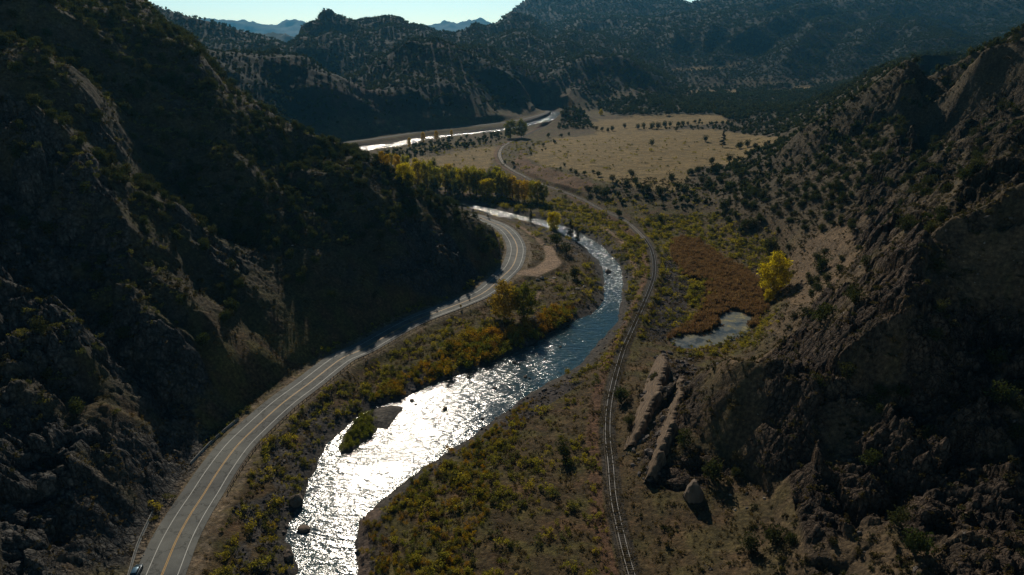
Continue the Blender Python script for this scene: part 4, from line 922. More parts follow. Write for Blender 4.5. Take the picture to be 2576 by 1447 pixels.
reeds()
def stone_mesh(seed, sub=2, flat=.7):
    import bmesh
    bm = bmesh.new(); bmesh.ops.create_icosphere(bm, subdivisions=sub, radius=1); r = np.random.default_rng(seed); pl = r.normal(size=(11, 3)); pl /= np.linalg.norm(pl, axis=1)[:, None]; dd_ = .62 + .3 * r.random(11)
    sc = np.array([1, .6 + .4 * r.random(), flat * (.7 + .4 * r.random())]); V = []
    for v in bm.verts:
        p = np.array(v.co)
        for q, d in zip(pl, dd_):
            k = p @ q
            if k > d: p = p - q * (k - d)
        V.append(p * sc * (1 + .035 * r.normal()))
    F = np.array([[l.index for l in f.verts] for f in bm.faces]); bm.free(); return np.array(V), F
def rocks(nm, col, n, sub, tone=.25):
    m = simple(nm + ' stone', col, .9, .2, 0, .45, .9, .4)
    for i in range(n): asset(nm, stone_mesh(400 + i + sub, sub), None, m)
rocks('boulder', (.15, .115, .085), 5, 3); rocks('rubble', (.13, .11, .095), 4, 1); rocks('dark_rubble', (.055, .05, .05), 4, 1); rocks('pale_rubble', (.34, .29, .23), 3, 1)
# ------------------------------------------------------------------ instancer for what nobody could count
def stuff(name, label, kind, x, y, z, s, tilt=.0, sz=None):
    n = len(x)
    if n == 0: return
    c = bpy.data.collections.new(name + ' kinds')
    for a in LIB[kind]: c.objects.link(a[2])
    me = bpy.data.meshes.new(name); me.vertices.add(n); me.vertices.foreach_set('co', np.stack([x, y, z], 1).astype(np.float32).ravel())
    rot = np.stack([rng.normal(size=n) * tilt, rng.normal(size=n) * tilt, rng.random(n) * 6.283], 1).astype(np.float32)
    sc = np.repeat(np.asarray(s, np.float32)[:, None], 3, 1); sc *= (1 + .18 * rng.normal(size=(n, 3))).clip(.6, 1.5)
    for nm, ty, d in (('rot', 'FLOAT_VECTOR', rot), ('scl', 'FLOAT_VECTOR', sc.astype(np.float32))):
        at = me.attributes.new(nm, ty, 'POINT'); at.data.foreach_set('vector', d.ravel())
    at = me.attributes.new('pick', 'INT', 'POINT'); at.data.foreach_set('value', rng.integers(0, len(LIB[kind]), n).astype(np.int32))
    o = bpy.data.objects.new(name, me); COL.objects.link(o); tag(o, label, kind='stuff')
    g = bpy.data.node_groups.new(name, 'GeometryNodeTree'); g.interface.new_socket('Geometry', in_out='INPUT', socket_type='NodeSocketGeometry'); g.interface.new_socket('Geometry', in_out='OUTPUT', socket_type='NodeSocketGeometry')
    gi = g.nodes.new('NodeGroupInput'); go = g.nodes.new('NodeGroupOutput'); ip = g.nodes.new('GeometryNodeInstanceOnPoints'); ci = g.nodes.new('GeometryNodeCollectionInfo'); ci.inputs[0].default_value = c; ci.inputs[1].default_value = True; ci.inputs[2].default_value = True
    ip.inputs['Pick Instance'].default_value = True
    def na(nm, ty):
        q = g.nodes.new('GeometryNodeInputNamedAttribute'); q.data_type = ty; q.inputs[0].default_value = nm; return q.outputs[0]
    g.links.new(gi.outputs[0], ip.inputs['Points']); g.links.new(ci.outputs[0], ip.inputs['Instance']); g.links.new(na('pick', 'INT'), ip.inputs['Instance Index'])
    er = g.nodes.new('FunctionNodeEulerToRotation'); g.links.new(na('rot', 'FLOAT_VECTOR'), er.inputs[0]); g.links.new(er.outputs[0], ip.inputs['Rotation']); g.links.new(na('scl', 'FLOAT_VECTOR'), ip.inputs['Scale'])
    g.links.new(ip.outputs[0], go.inputs[0]); o.modifiers.new('scatter', 'NODES').node_group = g
    return o
def place(kind, name, label, cat, group, x, y, s, parts=None, rz=None, var=None, sink=.05, z=None, sxyz=None):
    k = int(rng.integers(len(LIB[kind]))) if var is None else var
    a, b, j = LIB[kind][k]; z = float(ground(x, y)) - sink if z is None else z
    rz = rng.random() * 6.283 if rz is None else rz
    if b is not None and parts:
        t = thing(name, label, cat, (x, y, z), rz, group); t.scale = (s, s, s)
        c = a.copy(); c.name = 'crown'; COL.objects.link(c); c.parent = t; c = b.copy(); c.name = 'trunk'; COL.objects.link(c); c.parent = t
        return t
    o = j.copy(); o.name = name; COL.objects.link(o); o.location = (x, y, z); o.rotation_euler = (0, 0, rz); o.scale = (s, s, s) if sxyz is None else sxyz
    return tag(o, label, cat, group)
def at_px(x, y, dz=0.0):
    p = hit(ground, x, y, dz); return p
def lookup(A_, x, y): iy, ix = grid_idx(x, y); return A_[iy, ix]
# ------------------------------------------------------------------ the two tilted sandstone slabs by the railway
def slab_mat():
    m, nt, b = mat('striped tan sandstone', .9, .2); tc = N_(nt, 'ShaderNodeUVMap'); at = N_(nt, 'ShaderNodeAttribute'); at.attribute_name = 'Col'
    mp = N_(nt, 'ShaderNodeMapping'); nt.links.new(at.outputs['Vector'], mp.inputs[0]); mp.inputs['Scale'].default_value = (3, 26, 1)
    n = noise_node(nt, 1.6, 5, .65, mp.outputs[0]); r = ramp(nt, n.outputs[0], [(.36, (.05, .038, .03)), (.5, (.15, .105, .066)), (.68, (.28, .20, .125))]); nt.links.new(r.outputs[0], b.inputs['Base Color'])
    bp = N_(nt, 'ShaderNodeBump'); bp.inputs['Strength'].default_value = .8; bp.inputs['Distance'].default_value = .5; nt.links.new(n.outputs[0], bp.inputs['Height']); nt.links.new(bp.outputs[0], b.inputs['Normal']); return m
def slab(lo, hi, z0_, z1_, lab):
    A = np.array([P(x, y, z0_) for x, y in lo]); B = np.array([P(x, y, z1_) for x, y in hi]); n = 150
    t = np.linspace(0, len(A) - 1, n); ia = np.arange(len(A)); A = np.stack([np.interp(t, ia, A[:, k]) for k in range(3)], 1); B = np.stack([np.interp(t, ia, B[:, k]) for k in range(3)], 1)
    w = np.minimum(1, np.minimum(t, (len(ia) - 1) - t) / .8)[:, None] ** .8; jag = (fbm(t * 2.3, t * 0 + z1_, 6, 9, .6) * 3.2 - .5)[:, None]
    B = A + (B - A) * (.35 + .65 * w) * (1 + .12 * jag); rows = [A - [0, 0, 3.5]]
    for k in np.linspace(0, 1, 14):
        q = A + (B - A) * k; q = q + np.array([-.5, 0, .6]) * (fbm(t * 1.3, np.full(n, k * 7 + z1_), 5, 31, .6)[:, None] * 1.3) * (k > 0) * (k < 1); rows.append(q)
    off = np.array([1.6, .3, 0]); rows.append(B + off + [0, 0, .1] + .5 * jag * [0, 0, 1])
    for k, dx in ((.5, 2.2), (1.0, 3.0)): q = B + off * dx; q[:, 2] = B[:, 2] * (1 - k) + (z0_ - 4) * k + jag[:, 0] * 1.2; rows.append(q)
    V = np.concatenate(rows); m = len(rows); i = np.arange(m - 1)[:, None] * n + np.arange(n - 1)[None]; F = np.stack([i, i + 1, i + n + 1, i + n], -1).reshape(-1, 4)
    c = np.stack([np.tile(t, m), np.repeat(np.arange(m) / m, n), np.zeros(n * m)], 1)
    o = mesh_np('rock_slab', V - V[0], F, slab_mat(), cols=c); o.location = V[0]; tag(o, lab, 'rock slab')
slab([(1652, 900), (1620, 955), (1590, 1040), (1568, 1135)], [(1684, 868), (1668, 930), (1640, 1010), (1606, 1090)], 0.2, 6.4, 'wide tan striped rock slab leaning beside the railway, nearer the rails')
slab([(1700, 965), (1668, 1050), (1645, 1115), (1618, 1215)], [(1728, 915), (1706, 1000), (1680, 1080), (1652, 1165)], 1.5, 10, 'narrow grey brown rock slab leaning against the dark cliff, right of the wide one')
#__PART4__
# ------------------------------------------------------------------ trees the photograph shows one by one
used = []
def tree_px(kind, name, label, cat, px, hpx, group=None, parts=True, var=None, hm=None):
    """px = foot of the tree, hpx = how tall it stands on the print; the metres follow from its distance"""
    p = at_px(*px)
    if p is None: return
    w = p[1] * CP - (p[2] - CAMH) * SP; base = {'juniper': 4.3, 'pine': 12.3, 'cottonwood': 15.5, 'cottonwood_green': 15.5, 'cottonwood_gold': 15.5, 'cottonwood_bright': 15.5, 'cottonwood_orange': 15.5, 'cottonwood_broad': 15.5, 'willow': 2.4, 'willow_green': 2.3}[kind]
    m = hpx / FPX * w / .93; used.append((p[0], p[1]))
    return place(kind, name, label, cat, group, p[0], p[1], m / base, parts=parts, var=var)
tree_px('cottonwood_bright', 'cottonwood_tree', 'bright yellow cottonwood standing alone between the reed bed and the right hillside', 'tree', (1944, 735), 96, var=0)
tree_px('cottonwood_bright', 'cottonwood_tree', 'small yellow sapling just below the bright yellow cottonwood', 'tree', (1932, 760), 34, var=1)
tree_px('cottonwood_orange', 'cottonwood_tree', 'orange tinted left half of the broad cottonwood pair beside the road', 'tree', (1268, 800), 92, var=0)
tree_px('cottonwood_broad', 'cottonwood_tree', 'greener right half of the broad cottonwood pair beside the road', 'tree', (1318, 800), 86, var=1)
tree_px('cottonwood_broad', 'cottonwood_tree', 'left tree of the two round green cottonwoods by the far river', 'tree', (1284, 348), 44, var=0)
tree_px('cottonwood_broad', 'cottonwood_tree', 'right tree of the two round green cottonwoods by the far river', 'tree', (1311, 346), 42, var=1)
tree_px('cottonwood_bright', 'cottonwood_tree', 'yellow green cottonwood on the river bank above the white rapids', 'tree', (1392, 578), 46, var=1)
tree_px('cottonwood_gold', 'cottonwood_tree', 'yellow tree left of the river beside the far channel', 'tree', (1065, 360), 26, var=0)
tree_px('cottonwood_gold', 'cottonwood_tree', 'narrow golden tree right beside the far channel', 'tree', (1098, 354), 24, var=1)
tree_px('cottonwood_gold', 'cottonwood_tree', 'slim golden tree standing alone before the far road', 'tree', (1136, 345), 17, var=1)
tree_px('cottonwood_gold', 'cottonwood_tree', 'golden tree on the spit between the two far channels', 'tree', (1030, 372), 24, var=0)
tree_px('cottonwood_bright', 'cottonwood_tree', 'little yellow tree under the red cliff beyond the meadow', 'tree', (1512, 290), 14, var=0)
grove = [(975, 425, 36, 2), (1000, 432, 38, 2), (1022, 440, 42, 0), (1018, 462, 50, 3), (1052, 470, 55, 0), (1048, 450, 46, 0), (1075, 475, 58, 0), (1090, 462, 52, 1), (1100, 482, 60, 0), (1120, 478, 56, 0), (1135, 486, 58, 1), (1150, 480, 55, 0), (1165, 490, 60, 0),
         (1182, 484, 57, 0), (1198, 490, 58, 0), (1213, 486, 56, 0), (1230, 492, 60, 1), (1246, 488, 57, 0), (1262, 492, 56, 0), (1275, 498, 52, 0), (1290, 500, 50, 2), (1305, 505, 48, 2), (1320, 507, 52, 2), (1338, 505, 44, 0), (1352, 508, 42, 0), (1366, 510, 38, 1), (1225, 500, 42, 3), (1090, 490, 44, 1), (1030, 480, 40, 1), (1150, 498, 42, 1), (960, 412, 30, 2), (985, 415, 30, 0), (1068, 458, 40, 0), (1128, 464, 44, 0), (1190, 470, 44, 0), (1250, 474, 44, 0)]
glab = ['olive yellow cottonwood in the dense grove between the near river and the small meadow', 'dark green cottonwood in the dense grove between the near river and the small meadow', 'golden cottonwood at an end of the dense grove', 'bright lime green cottonwood at the left end of the dense grove']
for x, y, h, k in grove:
    tree_px(('cottonwood', 'cottonwood_green', 'cottonwood_gold', 'cottonwood_bright')[k], 'cottonwood_tree', glab[k], 'tree', (x, y + 2), h * (1.02 + .25 * rng.random()), 'cottonwoods of the riverside grove')
# pines and junipers with a place of their own
for x, y, h, lab in [(1818, 371, 44, 'tall dark pine at the right edge of the big meadow'), (1435, 600, 48, 'tall pine leaning over the river bend beside the rapids'), (1452, 612, 40, 'second pine at the river bend, right of the taller one'), (1335, 560, 34, 'slim pine on the near bank before the bright water'), (1162, 530, 20, 'small pine left of the two at the waterside by the far guardrail'), (1190, 538, 22, 'small pine right of the two at the waterside by the far guardrail'), (1228, 548, 20, 'short fir beside the outer curve of the road'), (1118, 560, 40, 'dark pine on the nose of the left spur above the curve'), (1145, 575, 42, 'second dark pine on the spur nose above the curve')]:
    tree_px('pine', 'pine_tree', lab, 'tree', (x, y), h)
for x, y, h, lab in [(1688, 458, 24, 'round lone juniper on the bare lower part of the big meadow'), (1775, 356, 15, 'round juniper left of the tall pine on the meadow'), (1418, 1152, 44, 'dark oval juniper alone on the bare ground left of the railway'), (1562, 1012, 44, 'dark juniper touching the right rail beside the tan rock slabs'), (1660, 560, 22, 'round dark juniper right of the railway curve'), (1557, 545, 20, 'round dark juniper just right of the rails at the upper curve'),
                     (1937, 640, 44, 'large dark juniper behind the bright yellow cottonwood'), (2067, 682, 40, 'broad dark juniper on the tan slope right of the yellow cottonwood'), (2040, 720, 26, 'small round juniper on the tan slope below the broad one'), (2064, 815, 52, 'big dark juniper on the tan slope above the rocks'), (2030, 800, 28, 'smaller juniper left of the big one above the rocks'), (1790, 1205, 60, 'juniper growing behind the tall pale boulder'), (2184, 1172, 44, 'juniper alone on the black lower slope'), (2298, 1395, 74, 'biggest juniper at the bottom right of the dark slope'),
                     (2217, 1005, 38, 'left juniper of the trio high on the dark slope'), (2268, 1003, 44, 'right juniper of the trio high on the dark slope'), (2212, 1040, 26, 'lowest juniper of the trio high on the dark slope'), (2514, 1020, 60, 'juniper on the dark slope near the right edge of the photo'), (1818, 530, 28, 'juniper at the top of the scrub flat above the reeds'), (1870, 575, 24, 'juniper on the scrub flat before the tan slope'), (2174, 670, 26, 'juniper high on the tan slope under the cliffs'), (1640, 366, 15, 'small juniper in the open at the top of the big meadow'), (1701, 330, 12, 'small juniper at the far edge of the big meadow'),
                     (1445, 700, 30, 'dark juniper among boulders beside the river point'), (1400, 620, 34, 'broad dark juniper right of the pull-off'), (1425, 640, 30, 'dark juniper on the bank right of the pull-off'), (1220, 640, 34, 'left dark juniper inside the road curve'), (1240, 630, 30, 'right dark juniper inside the road curve'), (1208, 600, 32, 'dark juniper higher up inside the road curve')]:
    tree_px('juniper', 'juniper_tree', lab, 'tree', (x, y), h)
edge_pts = [(1436, 432, 10), (1448, 440, 14), (1470, 440, 12), (1492, 436, 10), (1505, 444, 15), (1541, 458, 18), (1551, 464, 12), (1590, 448, 20), (1577, 466, 16), (1598, 462, 14), (1606, 477, 18), (1420, 418, 9), (1410, 427, 8), (1367, 368, 9), (1395, 361, 10), (1364, 380, 6), (1336, 390, 8), (1333, 377, 8), (1341, 368, 7), (1325, 365, 6), (1571, 322, 11), (1605, 324, 12), (1619, 321, 12), (1640, 324, 16), (1655, 324, 16), (1672, 320, 15), (1686, 318, 12), (1707, 318, 13), (1718, 317, 12), (1730, 315, 9), (1748, 310, 9), (1760, 307, 8), (1379, 346, 11), (1412, 345, 10), (1431, 341, 8), (1500, 328, 10), (1514, 330, 10), (1529, 332, 10), (1540, 329, 12), (1755, 438, 22), (1738, 440, 18), (1790, 412, 18), (1795, 435, 24), (1835, 408, 20), (1810, 460, 20), (1850, 430, 26), (1862, 452, 22), (1780, 475, 26), (1765, 462, 20), (1705, 477, 18), (1720, 488, 26), (1660, 492, 24), (1630, 488, 22), (1500, 492, 26), (1520, 498, 28), (1480, 488, 20), (1860, 375, 20), (1880, 370, 18), (1900, 376, 18), (1925, 372, 16), (1270, 412, 9), (1292, 418, 12), (1270, 500, 0)]
for i, (x, y, h) in enumerate(edge_pts):
    if h: tree_px('juniper', 'juniper_tree', 'dark round juniper scattered round the edges of the big tan meadow', 'tree', (x, y), h, 'junipers round the big meadow', parts=h > 13)
n_jun = 29 + 62
# stones with a place of their own
def rock_px(px, wpx, lab, group=None, cat='boulder', z=None, var=None, kind='boulder', tall=.75, name='boulder'):
    p = at_px(*px) if z is None else P(*px, z)
    if p is None: return
    w = p[1] * CP - (p[2] - CAMH) * SP; s = wpx / FPX * w / 1.75
    k = int(rng.integers(len(LIB[kind]))) if var is None else var
    o = place(kind, name, lab, cat, group, p[0], p[1], s, var=k, z=p[2] + s * .1, sxyz=(s, s, s * tall / .7)); return o
rock_px((1744, 1250), 52, 'tall pale boulder standing at the foot of the dark right hillside', tall=1.5, var=0)
rock_px((746, 1262), 36, 'huge brown boulder standing at the left waterline', tall=1.3, var=1, z=RZ + .6)
rock_px((726, 1400), 32, 'pale flat topped boulder by the water at the bottom of the photo', tall=1.0, var=2, z=RZ + .6)
rock_px((764, 1332), 34, 'dark flat rock awash near the left waterline', z=RZ, tall=.4, var=3)
rock_px((1530, 686), 17, 'dark boulder in the white rapids of the river bend', z=RZ, tall=.8, var=4)
rock_px((1120, 1030), 13, 'single rounded boulder in the middle of the glittering river', z=RZ, tall=.8, var=0)
for (x, y, w), lab in zip([(1036, 1009, 13), (1046, 1017, 9), (970, 1060, 10), (977, 1068, 9), (1178, 950, 10), (1294, 913, 12), (1303, 917, 8), (1245, 977, 11), (1322, 948, 12), (1332, 952, 7), (1213, 1054, 9), (1248, 1053, 9), (1165, 930, 7), (1410, 873, 7), (1090, 1020, 4), (1066, 1053, 5), (1153, 1026, 4), (1371, 905, 6), (1540, 700, 6), (1524, 715, 6), (1516, 740, 6)],
                          ['larger stone of the pair below the willow bank', 'smaller stone of the pair below the willow bank', 'upper stone of the pair off the gravel island', 'lower stone of the pair off the gravel island'] + [None] * 17):
    rock_px((x, y), w, lab or 'small dark stone breaking the glittering surface of the river', 'stones in the river', z=RZ, tall=.6, name='river_stone', cat='stone')
for (x, y), lab in (((361, 1398), 'whitish stone on the left verge ahead of the blue car'), ((357, 1402), 'second whitish stone on the left verge ahead of the blue car')):
    rock_px((x, y), 9, lab, kind='pale_rubble', name='pale_stone', cat='stone', tall=.6)
for x, y, w in ((1340, 712, 9), (1352, 704, 12), (1364, 700, 12), (1376, 699, 8), (1330, 716, 10), (1320, 720, 9), (1395, 700, 12), (1408, 690, 9), (1370, 616, 8), (1385, 614, 8), (1400, 618, 10), (1440, 740, 12), (1452, 728, 14), (1470, 722, 10)):
    rock_px((x, y), w, 'pale grey stone bordering the dirt pull-off inside the river bend', 'stones round the pull-off', kind='pale_rubble' if w > 9 else 'rubble', name='border_stone', cat='stone', tall=.6)
# ------------------------------------------------------------------ everything scattered
def cand(n, r0, r1, a0=-43, a1=43):
    r = np.sqrt(rng.random(n) * (r1 ** 2 - r0 ** 2) + r0 ** 2); a = np.radians(rng.uniform(a0, a1, n)); return r * np.sin(a), r * np.cos(a)
SL = np.hypot(np.gradient(Z, axis=0) / np.gradient(RRg, axis=0), np.gradient(Z, axis=1) / (RRg * np.gradient(AZ, axis=1)))
def clear(x, y):
    return (lookup(ddr, x, y) > 8.5) & (lookup(dra_, x, y) > 2.5) & (lookup(driv, x, y) > .6) & (lookup(dpl, x, y) > 1.5) & (lookup(ddf, x, y) > 8)
def scatter(n, r0, r1, dens, maxd, extra=True):
    """n candidates spread evenly over the ground; dens() gives plants per square metre"""
    area = .5 * R(86) * (r1 ** 2 - r0 ** 2); n = int(area * maxd); x, y = cand(n, r0, r1); k = rng.random(n) * maxd < dens(x, y); x, y = x[k], y[k]
    if extra: k = clear(x, y); x, y = x[k], y[k]
    return x, y
def inpx(x, y, poly): qx, qy = lookup(QX, x, y), lookup(QY, x, y); return inpoly(qx, qy, poly)
def nz(x, y, s, sd, o=3): return fbm(x / s, y / s, o, sd)
GROUPS = []
def split(kind, name, label, cat, group, x, y, s, hgt, stuffname, stufflabel, cap=300, tilt=.05, parts_n=0, farkind=None, rfar=450, labels=None, sink=.05):
    z = ground(x, y) - sink
    if cap:
        v = visible(x, y, hgt * .7); sc = np.where(v, s * hgt / np.hypot(np.hypot(x, y), CAMH - z), 0); o = np.argsort(-sc); pick = o[:cap]; pick = pick[sc[pick] > 0]; m = np.ones(len(x), bool); m[pick] = False
        for k, i in enumerate(pick):
            lb, gp = (label, group) if labels is None else labels(x[i], y[i])
            place(kind, name, lb, cat, gp, float(x[i]), float(y[i]), float(s[i]), parts=k < parts_n, z=float(z[i]))
    else: m = np.ones(len(x), bool)
    r = np.hypot(x, y)
    if farkind:
        f = m & (r > rfar); stuff(stuffname, stufflabel, farkind, x[f], y[f], z[f], s[f], tilt); m = m & ~f
    stuff(stuffname, stufflabel, kind, x[m], y[m], z[m], s[m], tilt)
# junipers and scrub
DENSE_R = [(1780, 300), (1880, 262), (2258, 225), (2576, 60), (2576, 330), (2300, 430), (2200, 480), (2000, 520), (1880, 540), (1800, 500), (1840, 440), (1950, 390), (1960, 340), (1880, 320)]
EDGE = [(1470, 480), (1560, 478), (1640, 492), (1740, 480), (1850, 480), (1850, 530), (1720, 530), (1600, 515), (1500, 505)]
def d_jun(x, y):
    r = np.hypot(x, y); rock = lookup(ROCK, x, y); l = lookup(hs_l, x, y); rt = lookup(hs_r, x, y); g = lookup(gold, x, y); m = lookup(mount, x, y); c = nz(x, y, 45, 501); sl = lookup(SL, x, y)
    d = l * (.019 + .024 * np.clip(c + .15, 0, 1) * 2) * (1 - .75 * rock) * smooth(120, 260, r) * np.where(lookup(QY, x, y) > 640, .35, 1)
    d = np.maximum(d, rt * np.where(lookup(QY, x, y) < 600, .019, .005) * (1 + 2 * c) * (1 - .5 * rock))
    d = np.maximum(d, inpx(x, y, DENSE_R) * (.013 + .02 * np.clip(c, 0, 1)))
    d = np.maximum(d, inpx(x, y, EDGE) * .012)
    d = np.maximum(d, m * .012); d = np.maximum(d, lookup(plat, x, y) * .02)
    rough = (r > 800) * (1 - m) * (lookup(Z0, x, y) > 10) * .008; d = np.maximum(d, rough * (c > -.1))
    far_bank = inpx(x, y, [(930, 400), (1020, 372), (1240, 335), (1300, 340), (1240, 360), (1100, 385), (1000, 405)]) * .012; d = np.maximum(d, far_bank)
    knoll = inpx(x, y, [(1400, 325), (1425, 275), (1450, 275), (1500, 325)]) * .03; d = np.maximum(d, knoll)
    far_r = inpx(x, y, [(1500, 262), (1760, 262), (1900, 250), (1860, 300), (1600, 300)]) * .014; d = np.maximum(d, far_r)
    return d * (1 - g) * (sl < 1.6)
def lab_jun(x, y):
    if x < 20 and math.hypot(x, y) < 800:
        return ('dark juniper high on the left hillside among many like it', 'junipers on the left hillside') if float(ground(x, y)) > 45 else ('dark juniper low on the left hillside above the road', 'junipers low on the left hillside')
    if math.hypot(x, y) < 800: return ('dark juniper on the rocky right hillside among many like it', 'junipers on the right hillside') if float(ground(x, y)) > 25 else ('dark juniper on the lower ground below the right hillside', 'junipers below the right hillside')
    return ('small dark conifer on the far slopes beyond the meadow', 'far conifers')
x, y = scatter(0, 90, 1100, d_jun, .045); s = .75 + .55 * rng.random(len(x)); print('junipers', len(x))
split('juniper', 'juniper_tree', '', 'tree', '', x, y, s, 4.3, 'juniper_woodland', 'dark junipers covering the hillsides', 205, parts_n=60, farkind='juniper_far', rfar=520, labels=lab_jun, sink=.35)
x, y = scatter(0, 1100, 4600, lambda x, y: d_jun(x, y) * (1 + .5 * nz(x, y, 80, 77)) * np.where(np.hypot(x, y) > 2600, .35, 1), .018); s = (1.15 + .7 * rng.random(len(x))) * np.where(np.hypot(x, y) > 2600, 1.5, 1); print('forest', len(x))
split('juniper_far', 'forest', '', '', '', x, y, s, 4.3, 'mountain_forest', 'dark forest on the mountains beyond the river', 0)
def d_scrub(x, y):
    return (lookup(hs_l, x, y) * .10 + lookup(hs_r, x, y) * .13) * (1 - .4 * lookup(ROCK, x, y)) * (.5 + 1.2 * np.clip(nz(x, y, 12, 511) + .3, 0, 1)) * (1 - .8 * lookup(slope_sc, x, y))
x, y = scatter(0, 80, 620, d_scrub, .2); s = .6 + .8 * rng.random(len(x)) ** 2; print('scrub', len(x))
split('scrub', 'scrub_bush', '', 'bush', '', x, y, s, 1.1, 'hillside_scrub', 'low dark scrub over both hillsides', 0, tilt=.15)
# grassy ribs on the left hill catch the light: yellow green bushes
x, y = scatter(0, 110, 500, lambda x, y: (lookup(RIB, x, y) > 5) * lookup(hs_l, x, y) * .05 * (nz(x, y, 20, 515) > -.1), .05); s = .8 + .7 * rng.random(len(x))
split('sagebrush', 'bush', '', '', '', x, y, s, 1.5, 'ridge_bushes', 'yellow green bushes along the spurs of the left hillside', 0, tilt=.1)
# valley floor bushes
FLAT1 = [(905, 2100), (960, 1290), (1060, 1190), (1160, 1125), (1290, 1035), (1420, 955), (1500, 900), (1560, 830), (1580, 760), (1575, 690), (1540, 630), (1480, 585), (1400, 555), (1300, 530), (1180, 505), (1170, 490), (1280, 500), (1400, 500), (1480, 520), (1560, 560), (1620, 620), (1640, 690), (1600, 790), (1560, 880), (1540, 980), (1525, 1080), (1530, 1180), (1545, 1280), (1580, 1447), (1600, 2100)]
WIL_NEAR = [(905, 2100), (930, 1330), (975, 1262), (1060, 1195), (1130, 1150), (1200, 1105), (1290, 1030), (1340, 1000), (1330, 1060), (1250, 1140), (1240, 1250), (1200, 1380), (1150, 2100)]
WIL_BANK = [(790, 1150), (860, 1070), (900, 1010), (960, 975), (1020, 940), (1080, 900), (1150, 860), (1190, 830), (1260, 845), (1330, 820), (1400, 790), (1440, 780), (1445, 800), (1350, 850), (1240, 905), (1120, 950), (1000, 1000), (920, 1030), (850, 1085), (815, 1120), (790, 1180)]
WIL_BANK2 = [(1380, 780), (1450, 775), (1470, 800), (1400, 825), (1360, 840)]
BANK = [(520, 2100), (560, 1270), (640, 1150), (760, 1040), (880, 950), (1000, 880), (1150, 800), (1240, 750), (1300, 720), (1400, 690), (1490, 660), (1520, 740), (1440, 800), (1300, 870), (1080, 965), (940, 1020), (840, 1090), (790, 1160), (760, 1270), (720, 1400), (730, 2100)]
SAGE_R = [(1640, 540), (1800, 540), (1900, 590), (1980, 650), (2000, 700), (1940, 700), (1890, 670), (1820, 640), (1760, 600), (1690, 590), (1690, 680), (1770, 720), (1770, 780), (1690, 845), (1600, 860), (1620, 780), (1650, 700), (1650, 620), (1600, 560)]
MARSH_E = [(1690, 640), (1740, 700), (1775, 730), (1765, 790), (1700, 840), (1670, 820), (1680, 740)]
POND_E = [(1700, 880), (1800, 870), (1890, 835), (1940, 790), (1980, 800), (1900, 880), (1800, 900), (1720, 900)]
def d_wil(x, y):
    c = nz(x, y, 9, 521); v = inpx(x, y, WIL_NEAR) * .34 * smooth(-.35, .1, c); v = np.maximum(v, inpx(x, y, WIL_BANK) * .22 * smooth(-.4, .0, c)); v = np.maximum(v, inpx(x, y, WIL_BANK2) * .2)
    v = np.maximum(v, (lookup(driv, x, y) < 4) * (lookup(driv, x, y) > 1) * (lookup(dra, x, y) > 0) * .03 * (c > .1))
    return v
def wilscale(x, y): return np.where(inpx(x, y, WIL_NEAR), .42, np.where(lookup(QX, x, y) > 1120, 1.15, .75)) * (.7 + .6 * rng.random(len(x)))
def lab_wil(x, y):
    if x < P(1000, 1100)[0] or y < 205: return ('golden brown willow bush on the broad flat right of the river', 'willows right of the river') if x > -40 and y < 190 else ('golden willow bush in the thicket along the left river bank', 'willows along the left bank')
    return ('golden willow bush in the thicket along the left river bank', 'willows along the left bank') if x < 10 else ('golden brown willow bush on the broad flat right of the river', 'willows right of the river')
x, y = scatter(0, 50, 420, d_wil, .36); k = rng.random(len(x)) < .72; s = wilscale(x, y); print('willow', len(x))
split('willow', 'willow_bush', '', 'bush', '', x[k], y[k], s[k], 3.0, 'willow_thicket', 'golden willow thickets along the river', 190, labels=lab_wil, tilt=.1)
split('willow_green', 'willow_bush', 'green willow bush among the golden thickets along the river', 'bush', 'green willows', x[~k], y[~k], s[~k], 3.0, 'green_willow_thicket', 'green willows along the river', 70, tilt=.1)
islp = [(858, 1135), (870, 1140), (900, 1118), (940, 1080), (940, 1050), (930, 1035), (905, 1040), (870, 1090)]
x, y = scatter(0, 150, 260, lambda x, y: inpx(x, y, islp) * .5, .5, False); k = lookup(disl, x, y) < -.4; x, y = x[k], y[k]
split('willow_green', 'willow_bush', 'olive willow bush on the small island in the river', 'bush', 'willows on the river island', x, y, .55 + .3 * rng.random(len(x)), 3.0, 'island_willows', 'olive willows on the small river island', 40)
def d_rab(x, y):
    c = nz(x, y, 11, 531); f = nz(x, y, 40, 533)
    v = inpx(x, y, FLAT1) * (.08 + .26 * smooth(-.1, .2, c)) * (.55 + 1.0 * smooth(-.25, .2, f)) * np.where((lookup(QX, x, y) > 1330) & (lookup(QY, x, y) > 950), .45, 1)
    v = np.maximum(v, inpx(x, y, BANK) * (.09 + .22 * smooth(-.15, .3, c)) * np.where(lookup(QY, x, y) < 860, .55, 1)); v = np.maximum(v, inpx(x, y, SAGE_R) * (.09 + .22 * smooth(-.3, .2, c))); v = np.maximum(v, inpx(x, y, POND_E) * .25); v = np.maximum(v, inpx(x, y, MARSH_E) * .3)
    v = np.maximum(v, (lookup(reg, x, y) == 0) * (np.hypot(x, y) > 430) * (1 - lookup(gold, x, y)) * .035 * (c > -.1))
    v = np.maximum(v, (lookup(ddr, x, y) < 11) * (lookup(sdr, x, y) < 0) * (nz(x, y, 20, 535) > .05) * .22)
    v = np.where(lookup(rip2 * 1.0, x, y) > .5, v * .25, v)
    v = np.maximum(v, lookup(gold, x, y) * .012 * (c > .05))
    v = np.maximum(v, (np.abs(lookup(dmar, x, y)) < 2.5) * .12)
    return v * (lookup(dmar, x, y) > -2.5)
